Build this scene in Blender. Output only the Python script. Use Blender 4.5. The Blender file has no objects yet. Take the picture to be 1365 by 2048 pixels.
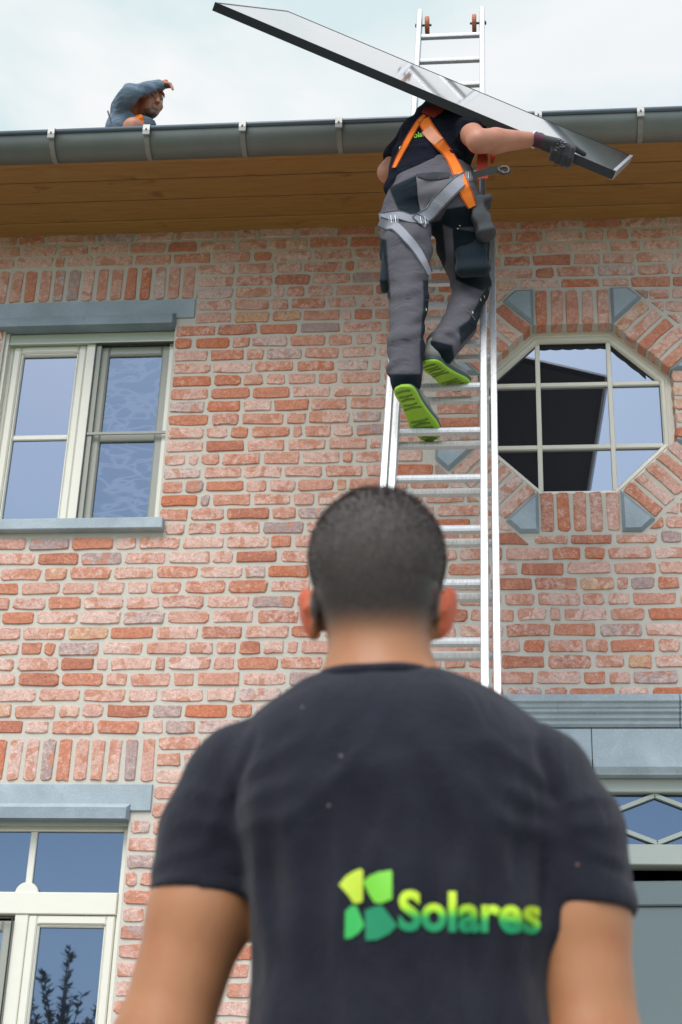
import bpy, bmesh, math, random
import numpy as np
from mathutils import Vector, Matrix
from mathutils.bvhtree import BVHTree
random.seed(7); RNG = np.random.RandomState(11)
SC = bpy.context.scene; COL = SC.collection
R = math.radians

# ------------------------------------------------------------------ camera, world, sun, exposure
FPX, PITCH, YAW, ROLL, CZ = 3245.246, .462594, .107590, .034530, 0.80
cp, sp, cy, sy, cr, sr = math.cos(PITCH), math.sin(PITCH), math.cos(YAW), math.sin(YAW), math.cos(ROLL), math.sin(ROLL)
FW = Vector((-sy*cp, cy*cp, sp)); RT0 = Vector((cy, sy, 0)); UP0 = RT0.cross(FW)
RT = cr*RT0 + sr*UP0; UP = -sr*RT0 + cr*UP0
CAMP = Vector((0, 0, CZ))
cd = bpy.data.cameras.new('camera'); cam = bpy.data.objects.new('camera', cd); COL.objects.link(cam)
cam.matrix_world = Matrix(((RT.x, UP.x, -FW.x, 0), (RT.y, UP.y, -FW.y, 0), (RT.z, UP.z, -FW.z, CZ), (0, 0, 0, 1)))
cd.sensor_fit = 'VERTICAL'; cd.sensor_height = 36; cd.sensor_width = 24; cd.lens = FPX/2048*36
cd.clip_start = .05; cd.clip_end = 2000
cd.dof.use_dof = True; cd.dof.focus_distance = 6.9; cd.dof.aperture_fstop = 6.8
SC.camera = cam

SUN_EL, SUN_AZ = R(52), R(196)          # azimuth from +Y clockwise: behind the camera, slightly left
sd = bpy.data.lights.new('sun', 'SUN'); sd.energy = 2.0; sd.angle = R(38); sd.color = (1, .965, .91)
sun = bpy.data.objects.new('sun', sd); COL.objects.link(sun)
sdir = Vector((math.sin(SUN_AZ)*math.cos(SUN_EL), math.cos(SUN_AZ)*math.cos(SUN_EL), math.sin(SUN_EL)))
sun.rotation_euler = sdir.to_track_quat('Z', 'Y').to_euler(); sun.location = (-3, -6, 9)

wd = bpy.data.worlds.new('World'); SC.world = wd; wd.use_nodes = True
nt = wd.node_tree; nt.nodes.clear()
def N(t, ty, **kw):
    n = t.nodes.new(ty)
    for k, v in kw.items(): setattr(n, k, v)
    return n
sky = N(nt, 'ShaderNodeTexSky', sky_type='NISHITA', sun_disc=False, sun_elevation=SUN_EL, sun_rotation=SUN_AZ)
sky.air_density = 1.0; sky.dust_density = 1.6; sky.ozone_density = 2.0
b1 = N(nt, 'ShaderNodeBackground'); b1.inputs[1].default_value = .25
nt.links.new(sky.outputs[0], b1.inputs[0])
tc = N(nt, 'ShaderNodeTexCoord'); mp = N(nt, 'ShaderNodeMapping'); mp.inputs['Scale'].default_value = (1.4, 1.4, 3.2); mp.inputs['Location'].default_value = (.35, .2, .4)
nz = N(nt, 'ShaderNodeTexNoise'); nz.inputs['Scale'].default_value = 1.3; nz.inputs['Detail'].default_value = 5; nz.inputs['Roughness'].default_value = .45
nt.links.new(tc.outputs['Generated'], mp.inputs[0]); nt.links.new(mp.outputs[0], nz.inputs[0])
sx = N(nt, 'ShaderNodeSeparateXYZ'); nt.links.new(tc.outputs['Generated'], sx.inputs[0])
ma = N(nt, 'ShaderNodeMath', operation='MULTIPLY_ADD'); ma.inputs[1].default_value = .55; nt.links.new(sx.outputs['Y'], ma.inputs[0]); nt.links.new(nz.outputs[0], ma.inputs[2])
rp = N(nt, 'ShaderNodeMapRange'); rp.inputs[1].default_value = .25; rp.inputs[2].default_value = .95; rp.interpolation_type = 'SMOOTHSTEP'
rp.inputs[3].default_value = .50; rp.inputs[4].default_value = 1.0
nt.links.new(ma.outputs[0], rp.inputs[0])
b2 = N(nt, 'ShaderNodeBackground'); b2.inputs[1].default_value = .715
nc = N(nt, 'ShaderNodeTexNoise'); nc.inputs['Scale'].default_value = 1.7; nc.inputs['Detail'].default_value = 6; nc.inputs['Roughness'].default_value = .5; nc.inputs['Distortion'].default_value = .3
nt.links.new(mp.outputs[0], nc.inputs[0]); cr_ = N(nt, 'ShaderNodeValToRGB'); nt.links.new(nc.outputs[0], cr_.inputs[0]); e_ = cr_.color_ramp.elements
e_[0].position = .40; e_[0].color = (.73, .87, .90, 1); e_[1].position = .50; e_[1].color = (.97, .99, 1.0, 1); e2_ = e_.new(.70); e2_.color = (.84, .89, .91, 1)
nt.links.new(cr_.outputs[0], b2.inputs[0])
mx = N(nt, 'ShaderNodeMixShader'); nt.links.new(rp.outputs[0], mx.inputs[0]); nt.links.new(b1.outputs[0], mx.inputs[1]); nt.links.new(b2.outputs[0], mx.inputs[2])
ow = N(nt, 'ShaderNodeOutputWorld'); nt.links.new(mx.outputs[0], ow.inputs[0])

SC.view_settings.view_transform = 'Standard'; SC.view_settings.look = 'None'; SC.view_settings.gamma = 1
SC.view_settings.use_curve_mapping = False; SC.view_settings.exposure = .42
SC.render.engine = 'CYCLES'; SC.cycles.max_bounces = 6; SC.cycles.use_denoising = True

# ------------------------------------------------------------------ coordinate helpers
def ray(px, py):
    return RT*((px-682.5)/FPX) + UP*(-(py-1024)/FPX) + FW
def at(px, py, Y):
    d = ray(px, py); return CAMP + d*(Y/d.y)
def atz(px, py, z):
    d = ray(px, py); return CAMP + d*((z-CZ)/d.z)
def topx(P):
    q = Vector(P)-CAMP; w = q.dot(FW); return (682.5+FPX*q.dot(RT)/w, 1024-FPX*q.dot(UP)/w)

# ------------------------------------------------------------------ materials
def hexc(r, g, b): return (r, g, b, 1)
class M:
    def __init__(s, name):
        s.m = bpy.data.materials.new(name); s.m.use_nodes = True; s.t = s.m.node_tree
        s.b = s.t.nodes['Principled BSDF']
    def n(s, ty, **k): return N(s.t, ty, **k)
    def l(s, a, b): s.t.links.new(a, b)
    def pos(s, obj=False):
        if obj: return s.n('ShaderNodeTexCoord').outputs['Object']
        return s.n('ShaderNodeNewGeometry').outputs['Position']
    def noise(s, sc, det=4, rough=.55, vec=None, dist=0):
        n = s.n('ShaderNodeTexNoise'); n.inputs['Scale'].default_value = sc; n.inputs['Detail'].default_value = det
        n.inputs['Roughness'].default_value = rough; n.inputs['Distortion'].default_value = dist
        s.l(vec if vec is not None else s.pos(), n.inputs['Vector']); return n.outputs[0]
    def ramp(s, fac, stops):
        r = s.n('ShaderNodeValToRGB'); e = r.color_ramp.elements
        while len(e) < len(stops): e.new(.5)
        for i, (p, c) in enumerate(stops): e[i].position = p; e[i].color = c if len(c) == 4 else (*c, 1)
        s.l(fac, r.inputs[0]); return r.outputs[0]
    def mix(s, fac, a, b, mode='MIX'):
        m = s.n('ShaderNodeMix', data_type='RGBA', blend_type=mode)
        for v, i in ((fac, 0), (a, 6), (b, 7)):
            if hasattr(v, 'is_linked'): s.l(v, m.inputs[i])
            else: m.inputs[i].default_value = v if i == 0 or len(v) == 4 else (*v, 1)
        return m.outputs[2]
    def bump(s, h, strength=.3, dist=.01):
        b = s.n('ShaderNodeBump'); b.inputs['Strength'].default_value = strength; b.inputs['Distance'].default_value = dist
        s.l(h, b.inputs['Height']); s.l(b.outputs[0], s.b.inputs['Normal'])
    def scaled(s, v, sc):
        m = s.n('ShaderNodeMapping'); m.inputs['Scale'].default_value = sc; s.l(v, m.inputs[0]); return m.outputs[0]
    def attr(s, name, kind='GEOMETRY'):
        a = s.n('ShaderNodeAttribute', attribute_name=name, attribute_type=kind); return a
    def set(s, col=None, rough=None, metal=None, spec=None):
        if col is not None:
            if hasattr(col, 'is_linked'): s.l(col, s.b.inputs['Base Color'])
            else: s.b.inputs['Base Color'].default_value = (*col[:3], 1)
        if rough is not None:
            if hasattr(rough, 'is_linked'): s.l(rough, s.b.inputs['Roughness'])
            else: s.b.inputs['Roughness'].default_value = rough
        if metal is not None: s.b.inputs['Metallic'].default_value = metal
        if spec is not None: s.b.inputs['Specular IOR Level'].default_value = spec
        return s

def simple(name, col, rough=.6, metal=0, var=.12, sc=14, bmp=.15, bsc=120, obj=False):
    m = M(name); p = m.pos(obj)
    c = m.mix(m.noise(sc, 5, .6, p), tuple(x*(1-var) for x in col), tuple(min(1, x*(1+var)) for x in col))
    m.set(c, rough, metal)
    if bmp: m.bump(m.noise(bsc, 3, .6, p), bmp, .004)
    return m.m

def brick_material(name, stuff):
    m = M(name); P = m.pos()
    if stuff:
        r1 = m.attr('rnd').outputs['Fac']
    else:
        r1 = m.n('ShaderNodeObjectInfo').outputs['Random']
    # shift the noise per brick
    cx = m.n('ShaderNodeCombineXYZ'); mu = m.n('ShaderNodeMath', operation='MULTIPLY'); mu.inputs[1].default_value = 37.; m.l(r1, mu.inputs[0])
    m.l(mu.outputs[0], cx.inputs[0]); m.l(mu.outputs[0], cx.inputs[1])
    va = m.n('ShaderNodeVectorMath', operation='ADD'); m.l(P, va.inputs[0]); m.l(cx.outputs[0], va.inputs[1]); V = va.outputs[0]
    wn = m.n('ShaderNodeTexWhiteNoise', noise_dimensions='1D'); m.l(mu.outputs[0], wn.inputs['W']); r2 = wn.outputs['Value']
    base = m.ramp(r1, [(0, (.60, .20, .10)), (.10, (.50, .19, .12)), (.22, (.62, .25, .15)), (.38, (.66, .35, .26)), (.56, (.68, .41, .33)), (.76, (.71, .47, .40)), (.86, (.66, .41, .25)), (.90, (.44, .35, .34)), (1, (.46, .38, .37))])
    base.node.color_ramp.interpolation = 'CONSTANT'
    c = m.mix(m.noise(9, 3, .6, V), base, (.62, .33, .25), 'MIX')
    mm = m.n('ShaderNodeMath', operation='MULTIPLY'); mm.inputs[1].default_value = .55; m.l(m.noise(26, 3, .6, V), mm.inputs[0])
    c = m.mix(mm.outputs[0], base, c)
    # lime bloom: pale patches, more on some bricks
    th = m.n('ShaderNodeMapRange'); th.inputs[3].default_value = .34; th.inputs[4].default_value = .66; m.l(r2, th.inputs[0])
    n1 = m.noise(34, 7, .72, V, .6)
    d = m.n('ShaderNodeMath', operation='SUBTRACT'); m.l(n1, d.inputs[0]); m.l(th.outputs[0], d.inputs[1])
    k = m.n('ShaderNodeMapRange'); k.inputs[1].default_value = -.05; k.inputs[2].default_value = .14; k.inputs[4].default_value = .72; m.l(d.outputs[0], k.inputs[0])
    c = m.mix(k.outputs[0], c, (.775, .60, .53))
    # broken-face patch in a second, redder tone with a hard edge
    n3 = m.noise(11, 2, .4, V, .8); k3 = m.n('ShaderNodeMapRange'); k3.inputs[1].default_value = .57; k3.inputs[2].default_value = .585; k3.inputs[4].default_value = .75; m.l(n3, k3.inputs[0])
    c = m.mix(k3.outputs[0], c, m.mix(m.noise(40, 5, .7, V), (.52, .20, .12), (.68, .36, .25)))
    n4 = m.noise(60, 5, .7, V, 1.); k4 = m.n('ShaderNodeMapRange'); k4.inputs[1].default_value = .40; k4.inputs[2].default_value = .62; m.l(n4, k4.inputs[0])
    c = m.mix(1., c, m.mix(k4.outputs[0], (.78, .74, .72), (1.08, 1.06, 1.05)), 'MULTIPLY')
    # small chips and soot specks
    n2 = m.noise(140, 3, .6, V); k2 = m.n('ShaderNodeMapRange'); k2.inputs[1].default_value = .64; k2.inputs[2].default_value = .70; k2.inputs[4].default_value = .55; m.l(n2, k2.inputs[0])
    c = m.mix(k2.outputs[0], c, (.42, .18, .12))
    m.set(c, .88, spec=.25); m.bump(m.noise(55, 7, .75, V), .9, .008)
    return m.m
MAT = {}
MAT['brick'] = brick_material('brick', False); MAT['bricks'] = brick_material('brick_courses', True)
def mortar():
    m = M('mortar'); P = m.pos()
    c = m.ramp(m.noise(8, 6, .65, P), [(.3, (.48, .455, .39)), (.7, (.60, .575, .50))])
    c = m.mix(m.noise(90, 3, .6, P), c, (.48, .455, .39)); 
    m.set(m.mix(.6, c, (.57, .545, .475)), .95, spec=.1); m.bump(m.noise(60, 6, .7, P), .7, .006); return m.m
MAT['mortar'] = mortar()
def stone(name, a, b, r=.55):
    m = M(name); P = m.pos()
    c = m.ramp(m.noise(5, 5, .6, P, .4), [(.25, tuple(x*.82 for x in a)), (.5, a), (.75, b)])
    k = m.n('ShaderNodeMapRange'); k.inputs[1].default_value = .62; k.inputs[2].default_value = .72; k.inputs[4].default_value = .4; m.l(m.noise(160, 2, .5, P), k.inputs[0])
    c = m.mix(k.outputs[0], c, tuple(min(1, x*1.45) for x in b))
    k = m.n('ShaderNodeMapRange'); k.inputs[1].default_value = .60; k.inputs[2].default_value = .80; k.inputs[4].default_value = .45; m.l(m.noise(22, 5, .7, m.scaled(P, (1, 1, .35))), k.inputs[0])
    c = m.mix(k.outputs[0], c, tuple(x*.50 for x in a))
    m.set(c, r, spec=.4); m.bump(m.noise(70, 5, .65, P), .5, .004); return m.m
MAT['stone'] = stone('bluestone', (.31, .375, .41), (.40, .465, .50))
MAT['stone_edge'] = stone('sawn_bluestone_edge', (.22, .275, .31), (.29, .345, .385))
MAT['cream'] = simple('cream_frame', (.70, .685, .59), .38, var=.04, bmp=.03)
MAT['green_grey'] = simple('green_grey_frame', (.36, .40, .355), .4, var=.05, bmp=.03)
MAT['door_grey'] = simple('grey_green_door', (.125, .165, .165), .35, var=.08, sc=3, bmp=.05)
MAT['shutter'] = simple('shutter_box', (.42, .46, .37), .4, var=.05, bmp=.03)
MAT['gasket'] = simple('black_gasket', (.03, .03, .03), .5)
def wood():
    m = M('varnished_boards'); P = m.pos(); V = m.scaled(P, (.9, 9, 9))
    rnd = m.n('ShaderNodeObjectInfo').outputs['Random']
    c = m.ramp(m.noise(7, 6, .6, V, .5), [(.25, (.26, .130, .034)), (.55, (.33, .175, .050)), (.8, (.38, .215, .070))])
    k = m.n('ShaderNodeMapRange'); k.inputs[1].default_value = .66; k.inputs[2].default_value = .74; k.inputs[4].default_value = .5; m.l(m.noise(5, 2, .5, m.scaled(P, (1, 2.2, 2)), .2), k.inputs[0])
    c = m.mix(k.outputs[0], c, (.075, .032, .012))
    c = m.mix(rnd, c, m.mix(.25, c, (.18, .075, .02))); m.set(c, .5, spec=.35); m.bump(m.noise(60, 3, .5, V), .2, .002); return m.m
MAT['wood'] = wood()
MAT['zinc'] = simple('grey_zinc', (.150, .165, .155), .46, .35, .30, 3, .10)
MAT['zinc_dark'] = simple('dark_zinc_bead', (.10, .125, .15), .4, .4, .14, 4, .08)
MAT['bracket'] = simple('galvanised_bracket', (.36, .36, .345), .5, .3, .2, 30, .1)
MAT['tile'] = simple('dark_roof_tile', (.07, .07, .075), .7)
def alu():
    m = M('brushed_aluminium'); P = m.pos(True)
    V = m.scaled(P, (30, 30, 2.5)); n = m.noise(6, 5, .6, V)
    c = m.ramp(n, [(.3, (.44, .45, .455)), (.7, (.64, .65, .655))])
    k = m.n('ShaderNodeMapRange'); k.inputs[1].default_value = .68; k.inputs[2].default_value = .72; k.inputs[4].default_value = .7; m.l(m.noise(45, 3, .5, P), k.inputs[0])
    c = m.mix(k.outputs[0], c, (.25, .24, .23)); m.set(c, .42, .55); m.bump(n, .1, .002); return m.m
MAT['alu'] = alu()
MAT['roller'] = simple('orange_brown_roller', (.42, .13, .06), .6)
MAT['black_frame'] = simple('black_panel_frame', (.022, .026, .033), .35, .3, .1, 5, .02)
MAT['lit_edge'] = simple('lit_panel_edge', (.42, .44, .46), .35, .6, .1, 5, .02)  # end of the black frame, its lit look put into a pale colour
def panel_glass():
    m = M('solar_glass'); V = m.pos(True)
    m.set((.035, .045, .065), .17); m.b.inputs['IOR'].default_value = 1.85; m.b.inputs['Coat Weight'].default_value = 1.; m.b.inputs['Coat Roughness'].default_value = .05
    return m.m
MAT['panel_glass'] = panel_glass()
def glass(name, tint, refl, rough=.02, dark=(.012, .016, .022)):
    m = M(name); t = m.t
    g = m.n('ShaderNodeBsdfGlossy'); g.inputs['Color'].default_value = (*tint, 1); g.inputs['Roughness'].default_value = rough
    m.set(dark, .4, spec=0)
    bp = m.n('ShaderNodeBump'); bp.inputs['Strength'].default_value = .02; bp.inputs['Distance'].default_value = .02; m.l(m.noise(1.6, 2, .5), bp.inputs['Height']); m.l(bp.outputs[0], g.inputs['Normal'])
    f = m.n('ShaderNodeFresnel'); f.inputs[0].default_value = 1.5
    a = m.n('ShaderNodeMath', operation='ADD'); a.inputs[1].default_value = refl; m.l(f.outputs[0], a.inputs[0])
    mx = m.n('ShaderNodeMixShader'); m.l(a.outputs[0], mx.inputs[0]); m.l(m.b.outputs[0], mx.inputs[1]); m.l(g.outputs[0], mx.inputs[2])
    m.l(mx.outputs[0], t.nodes['Material Output'].inputs[0]); return m.m
MAT['glass'] = glass('window_glass', (.76, .85, .96), .36)
MAT['glass_mid'] = glass('upper_window_glass', (.64, .76, .93), .29)
MAT['glass_low'] = glass('lower_window_glass', (.46, .63, .86), .18)
def meshscreen():   # insect screen over glass: reflective glass seen through a grey mesh with moire and reflection lines painted into the colour
    m = M('screened_glass'); P = m.pos()
    def ridge(sc, vs, wd, dist):
        n = m.noise(sc, 1.2, .4, m.scaled(P, vs), dist); a = m.n('ShaderNodeMath', operation='SUBTRACT'); a.inputs[1].default_value = .5; m.l(n, a.inputs[0])
        q = m.n('ShaderNodeMath', operation='ABSOLUTE'); m.l(a.outputs[0], q.inputs[0]); k = m.n('ShaderNodeMapRange', interpolation_type='SMOOTHSTEP'); k.inputs[1].default_value = wd; k.inputs[2].default_value = 0; k.inputs[3].default_value = 0; k.inputs[4].default_value = 1; m.l(q.outputs[0], k.inputs[0]); return k.outputs[0]
    mxm = m.n('ShaderNodeMath', operation='ADD'); m.l(ridge(7, (1, 1, 1.5), .09, .5), mxm.inputs[0]); m.l(ridge(11, (.5, 1, 1.3), .07, .4), mxm.inputs[1])
    r = m.ramp(mxm.outputs[0], [(0, (.03, .045, .055)), (.5, (.05, .068, .085)), (1, (.09, .11, .13))])
    m.set(r, .8, spec=0)
    g = m.n('ShaderNodeBsdfGlossy'); g.inputs['Color'].default_value = (.55, .72, 1, 1); g.inputs['Roughness'].default_value = .06
    mx = m.n('ShaderNodeMixShader'); mx.inputs[0].default_value = .20; m.l(m.b.outputs[0], mx.inputs[1]); m.l(g.outputs[0], mx.inputs[2])
    m.l(mx.outputs[0], m.t.nodes['Material Output'].inputs[0]); return m.m
MAT['screen'] = meshscreen()
MAT['screen_frame'] = simple('grey_screen_frame', (.30, .31, .265), .5, var=.05, bmp=.02)
def skin(name, col, red=.5, spots=True):
    m = M(name); P = m.pos(True)
    c = m.mix(m.noise(9, 4, .6, P), tuple(x*.86 for x in col), tuple(x*1.12 for x in col))
    k = m.n('ShaderNodeMapRange'); k.inputs[1].default_value = .50; k.inputs[2].default_value = .75; k.inputs[4].default_value = .6; m.l(m.noise(22, 5, .65, P), k.inputs[0])
    c = m.mix(k.outputs[0], c, (col[0]*.95, col[1]*.7, col[2]*.65))
    a = m.attr('zone').outputs['Fac']       # zone > 0: redder ears, backlight glow painted in, zone < 0: hair stubble
    kr = m.n('ShaderNodeMapRange'); kr.inputs[2].default_value = 1; kr.inputs[4].default_value = .8; m.l(a, kr.inputs[0])
    c = m.mix(kr.outputs[0], c, (.60, .085, .03))
    kh = m.n('ShaderNodeMapRange'); kh.inputs[1].default_value = 0; kh.inputs[2].default_value = -1; kh.inputs[4].default_value = .98; m.l(a, kh.inputs[0])
    hm = m.n('ShaderNodeMapRange'); hm.inputs[1].default_value = .35; hm.inputs[2].default_value = .65; hm.inputs[3].default_value = .95; hm.inputs[4].default_value = 1.05; m.l(m.noise(190, 3, .6, m.scaled(P, (1, 1, .5))), hm.inputs[0])
    hx = m.n('ShaderNodeMath', operation='MULTIPLY', use_clamp=True); m.l(kh.outputs[0], hx.inputs[0]); m.l(hm.outputs[0], hx.inputs[1])
    c = m.mix(hx.outputs[0], c, (.040, .036, .034))
    m.set(c, .48, spec=.35); m.b.inputs['Subsurface Weight'].default_value = .18; m.b.inputs['Subsurface Radius'].default_value = (.02, .008, .004); m.b.inputs['Subsurface Scale'].default_value = .6
    m.bump(m.noise(220, 3, .6, P), .12, .002); return m.m
MAT['skin_tan'] = skin('tanned_skin', (.37, .168, .078))
MAT['skin_fair'] = skin('ruddy_fair_skin', (.46, .21, .135))
MAT['skin_brown'] = skin('brown_skin', (.42, .19, .115))
def cloth(name, col, dark=None, var=.18, weave=900, rough=.9, sheen=.25, crease=0, cs=(.8, .8, 1.9), cf=13):
    m = M(name); P = m.pos(True)
    c = m.mix(m.noise(16, 5, .65, P), tuple(x*(1-var) for x in col), tuple(x*(1+var) for x in col))
    if dark:
        k = m.n('ShaderNodeMapRange'); k.inputs[1].default_value = -.002; k.inputs[2].default_value = .002; m.l(m.attr('zone').outputs['Fac'], k.inputs[0])
        c = m.mix(k.outputs[0], c, dark)
    m.set(c, rough, spec=.12); m.b.inputs['Sheen Weight'].default_value = sheen
    h = m.n('ShaderNodeMath', operation='ADD'); m.l(m.noise(weave, 2, .5, P), h.inputs[0]); m.l(m.noise(38, 4, .6, P, .5), h.inputs[1])
    if crease:
        cz = m.n('ShaderNodeMath', operation='MULTIPLY_ADD'); cz.inputs[1].default_value = crease; m.l(m.noise(cf, 2.2, .5, m.scaled(P, cs), 1.1), cz.inputs[0]); m.l(h.outputs[0], cz.inputs[2]); h = cz
    m.bump(h.outputs[0], .28 if not crease else .6, .004); return m.m
MAT['tee'] = cloth('charcoal_cotton', (.0145, .0155, .024), var=.4, weave=500, sheen=.12, crease=4, cs=(1.6, 1.6, .7), cf=9)
MAT['tee2'] = cloth('navy_cotton', (.008, .010, .018), weave=500, sheen=.0, crease=9)
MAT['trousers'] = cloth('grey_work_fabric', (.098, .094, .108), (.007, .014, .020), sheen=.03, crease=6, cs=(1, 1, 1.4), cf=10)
MAT['trousers_dark'] = cloth('dark_work_trousers', (.04, .04, .045))
MAT['pocket'] = cloth('dark_petrol_pocket', (.014, .024, .032), sheen=.1)
MAT['pocket_grey'] = cloth('grey_pocket_fabric', (.12, .115, .125))
MAT['bluegrey'] = cloth('blue_grey_shirt', (.15, .205, .26), crease=7, sheen=.05)
MAT['glove'] = cloth('grey_glove', (.045, .045, .05), (.085, .022, .045))
MAT['orange'] = cloth('orange_webbing', (.80, .20, .03), var=.1, weave=300, sheen=0)
MAT['red'] = cloth('red_webbing', (.35, .045, .025), var=.15, weave=300, sheen=0)
MAT['webbing'] = cloth('grey_webbing', (.30, .31, .35), var=.08, weave=300, sheen=0)
MAT['webbing_dark'] = cloth('dark_grey_webbing', (.07, .075, .08), var=.08, weave=300, sheen=0)
MAT['white'] = simple('white_trim', (.7, .7, .68), .7)
MAT['hair'] = simple('dark_hair', (.052, .041, .035), .7, var=.5, sc=60, bmp=.3, bsc=300)
MAT['shoe'] = simple('grey_suede', (.20, .21, .19), .85, var=.2, sc=20)
MAT['shoe_dark'] = simple('dark_shoe_edge', (.06, .075, .08), .7)
MAT['sole'] = simple('lime_green_sole', (.27, .50, .025), .6, var=.4, sc=14)
MAT['tread'] = simple('olive_sole_tread', (.11, .20, .02), .6)
MAT['steel'] = simple('steel_hook', (.06, .06, .06), .5, .4)
def logo(name, z0, z1):
    m = M(name); s = m.n('ShaderNodeSeparateXYZ'); m.l(m.pos(), s.inputs[0])
    k = m.n('ShaderNodeMapRange'); k.inputs[1].default_value = z0; k.inputs[2].default_value = z1; m.l(s.outputs[2], k.inputs[0])
    m.set(m.ramp(k.outputs[0], [(0, (.0, .22, .10)), (.38, (.005, .30, .09)), (.5, (.17, .56, .03)), (.62, (.45, .70, .02)), (1, (.55, .74, .03))]), .55); return m.m

# ------------------------------------------------------------------ object helpers
def link(name, me, mat=None, parent=None):
    o = bpy.data.objects.new(name, me); COL.objects.link(o)
    if mat is not None:
        for x in (mat if isinstance(mat, (list, tuple)) else [mat]): me.materials.append(x)
    if parent is not None: o.parent = parent
    return o
def thing(name, label, cat, loc=(0, 0, 0), group=None):
    o = bpy.data.objects.new(name, None); COL.objects.link(o); o.location = loc; o.empty_display_size = .2
    o['label'] = label; o['category'] = cat
    if group: o['group'] = group
    return o
def put(name, V, F, mat, parent=None, smooth=False, mi=None):
    """vertices are in world metres; the object's origin is moved to its parent's"""
    off = Vector((0, 0, 0)); p = parent
    while p is not None: off += p.location; p = p.parent
    me = bpy.data.meshes.new(name); me.from_pydata([tuple(Vector(v)-off) for v in V], [], F)
    me.validate()
    if smooth: me.polygons.foreach_set('use_smooth', [True]*len(me.polygons))
    o = link(name, me, mat, parent)
    if mi: me.polygons.foreach_set('material_index', mi)
    me.update(); return o
class MB:
    def __init__(s): s.V = []; s.F = []; s.I = []
    def add(s, V, F, mi=0):
        b = len(s.V); s.V += [tuple(v) for v in V]; s.F += [tuple(b+i for i in f) for f in F]; s.I += [mi]*len(F)
    def box(s, x0, x1, y0, y1, z0, z1, mi=0, c=0):
        if c <= 0:
            V = [(x, y, z) for x in (x0, x1) for y in (y0, y1) for z in (z0, z1)]
            s.add(V, [(0, 1, 3, 2), (4, 6, 7, 5), (0, 4, 5, 1), (2, 3, 7, 6), (0, 2, 6, 4), (1, 5, 7, 3)], mi)
        else:     # chamfered towards the viewer side (-Y)
            s.prism([(x0, z0), (x1, z0), (x1, z1), (x0, z1)], y0, y1, c, mi)
    def prism(s, P, y0, y1, c=0, mi=0, inset=None, mi2=None):
        """outline P in xz (any winding), front at y0 with chamfer c, back at y1"""
        A = sum(P[i][0]*P[(i+1) % len(P)][1]-P[(i+1) % len(P)][0]*P[i][1] for i in range(len(P)))
        if A < 0: P = P[::-1]
        n = len(P); ins = inset if inset else c
        Q = []
        for i in range(n):
            a, b, d = Vector(P[i-1]), Vector(P[i]), Vector(P[(i+1) % n])
            e1 = (b-a).normalized(); e2 = (d-b).normalized(); n1 = Vector((-e1.y, e1.x)); n2 = Vector((-e2.y, e2.x))
            m = (n1+n2); m = m/max(.2, m.dot(n1)) if m.length > 1e-6 else n1
            Q.append(b+m*ins)
        V = [(q[0], y0, q[1]) for q in (Q if ins else P)] + [(p[0], y0+c, p[1]) for p in P] + [(p[0], y1, p[1]) for p in P]
        s.add(V, [tuple(range(n))], mi)
        V2 = V; b = len(s.V)-len(V); m2 = mi if mi2 is None else mi2
        for i in range(n):
            j = (i+1) % n
            s.F += [(b+n+i, b+n+j, b+j, b+i), (b+2*n+i, b+2*n+j, b+n+j, b+n+i)]; s.I += [m2, mi]
        s.F.append(tuple(b+2*n+i for i in range(n))[::-1]); s.I.append(mi)
    def sweep(s, prof, x0, x1, mi=0, closed=True):
        """profile of (y,z) swept along X"""
        n = len(prof); V = [(x0, y, z) for y, z in prof]+[(x1, y, z) for y, z in prof]
        F = [(i, (i+1) % n, n+(i+1) % n, n+i) for i in range(n if closed else n-1)]
        if closed: F += [tuple(range(n))[::-1], tuple(range(n, 2*n))]
        s.add(V, F, mi)
    def tube(s, pts, r, seg=10, mi=0, cap=True):
        pts = [Vector(p) for p in pts]; n = len(pts); rr = r if isinstance(r, (list, tuple)) else [r]*n
        V = []; up = None
        for i, p in enumerate(pts):
            d = (pts[min(i+1, n-1)]-pts[max(i-1, 0)]).normalized()
            if up is None: up = d.orthogonal().normalized()
            up = (up-d*up.dot(d)).normalized(); w = d.cross(up)
            V += [p+(up*math.cos(a)+w*math.sin(a))*rr[i] for a in [2*math.pi*k/seg for k in range(seg)]]
        F = [(i*seg+k, i*seg+(k+1) % seg, (i+1)*seg+(k+1) % seg, (i+1)*seg+k) for i in range(n-1) for k in range(seg)]
        if cap: F += [tuple(range(seg))[::-1], tuple((n-1)*seg+k for k in range(seg))]
        s.add(V, F, mi)
    def beam(s, A, B, w, h, side=(1, 0, 0), mi=0, ch=.0):
        """rectangular bar from A to B; w along side, h across"""
        A, B, u = Vector(A), Vector(B), Vector(side).normalized(); d = (B-A).normalized(); u = (u-d*u.dot(d)).normalized(); v = d.cross(u)
        c = ch; P = [(-w/2+c, -h/2), (w/2-c, -h/2), (w/2, -h/2+c), (w/2, h/2-c), (w/2-c, h/2), (-w/2+c, h/2), (-w/2, h/2-c), (-w/2, -h/2+c)] if c else [(-w/2, -h/2), (w/2, -h/2), (w/2, h/2), (-w/2, h/2)]
        n = len(P); V = [A+u*a+v*b for a, b in P]+[B+u*a+v*b for a, b in P]
        s.add(V, [(i, (i+1) % n, n+(i+1) % n, n+i) for i in range(n)]+[tuple(range(n))[::-1], tuple(range(n, 2*n))], mi)
    def build(s, name, mat, parent=None, smooth=False): return put(name, s.V, s.F, mat, parent, smooth, s.I if any(s.I) else None)

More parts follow.
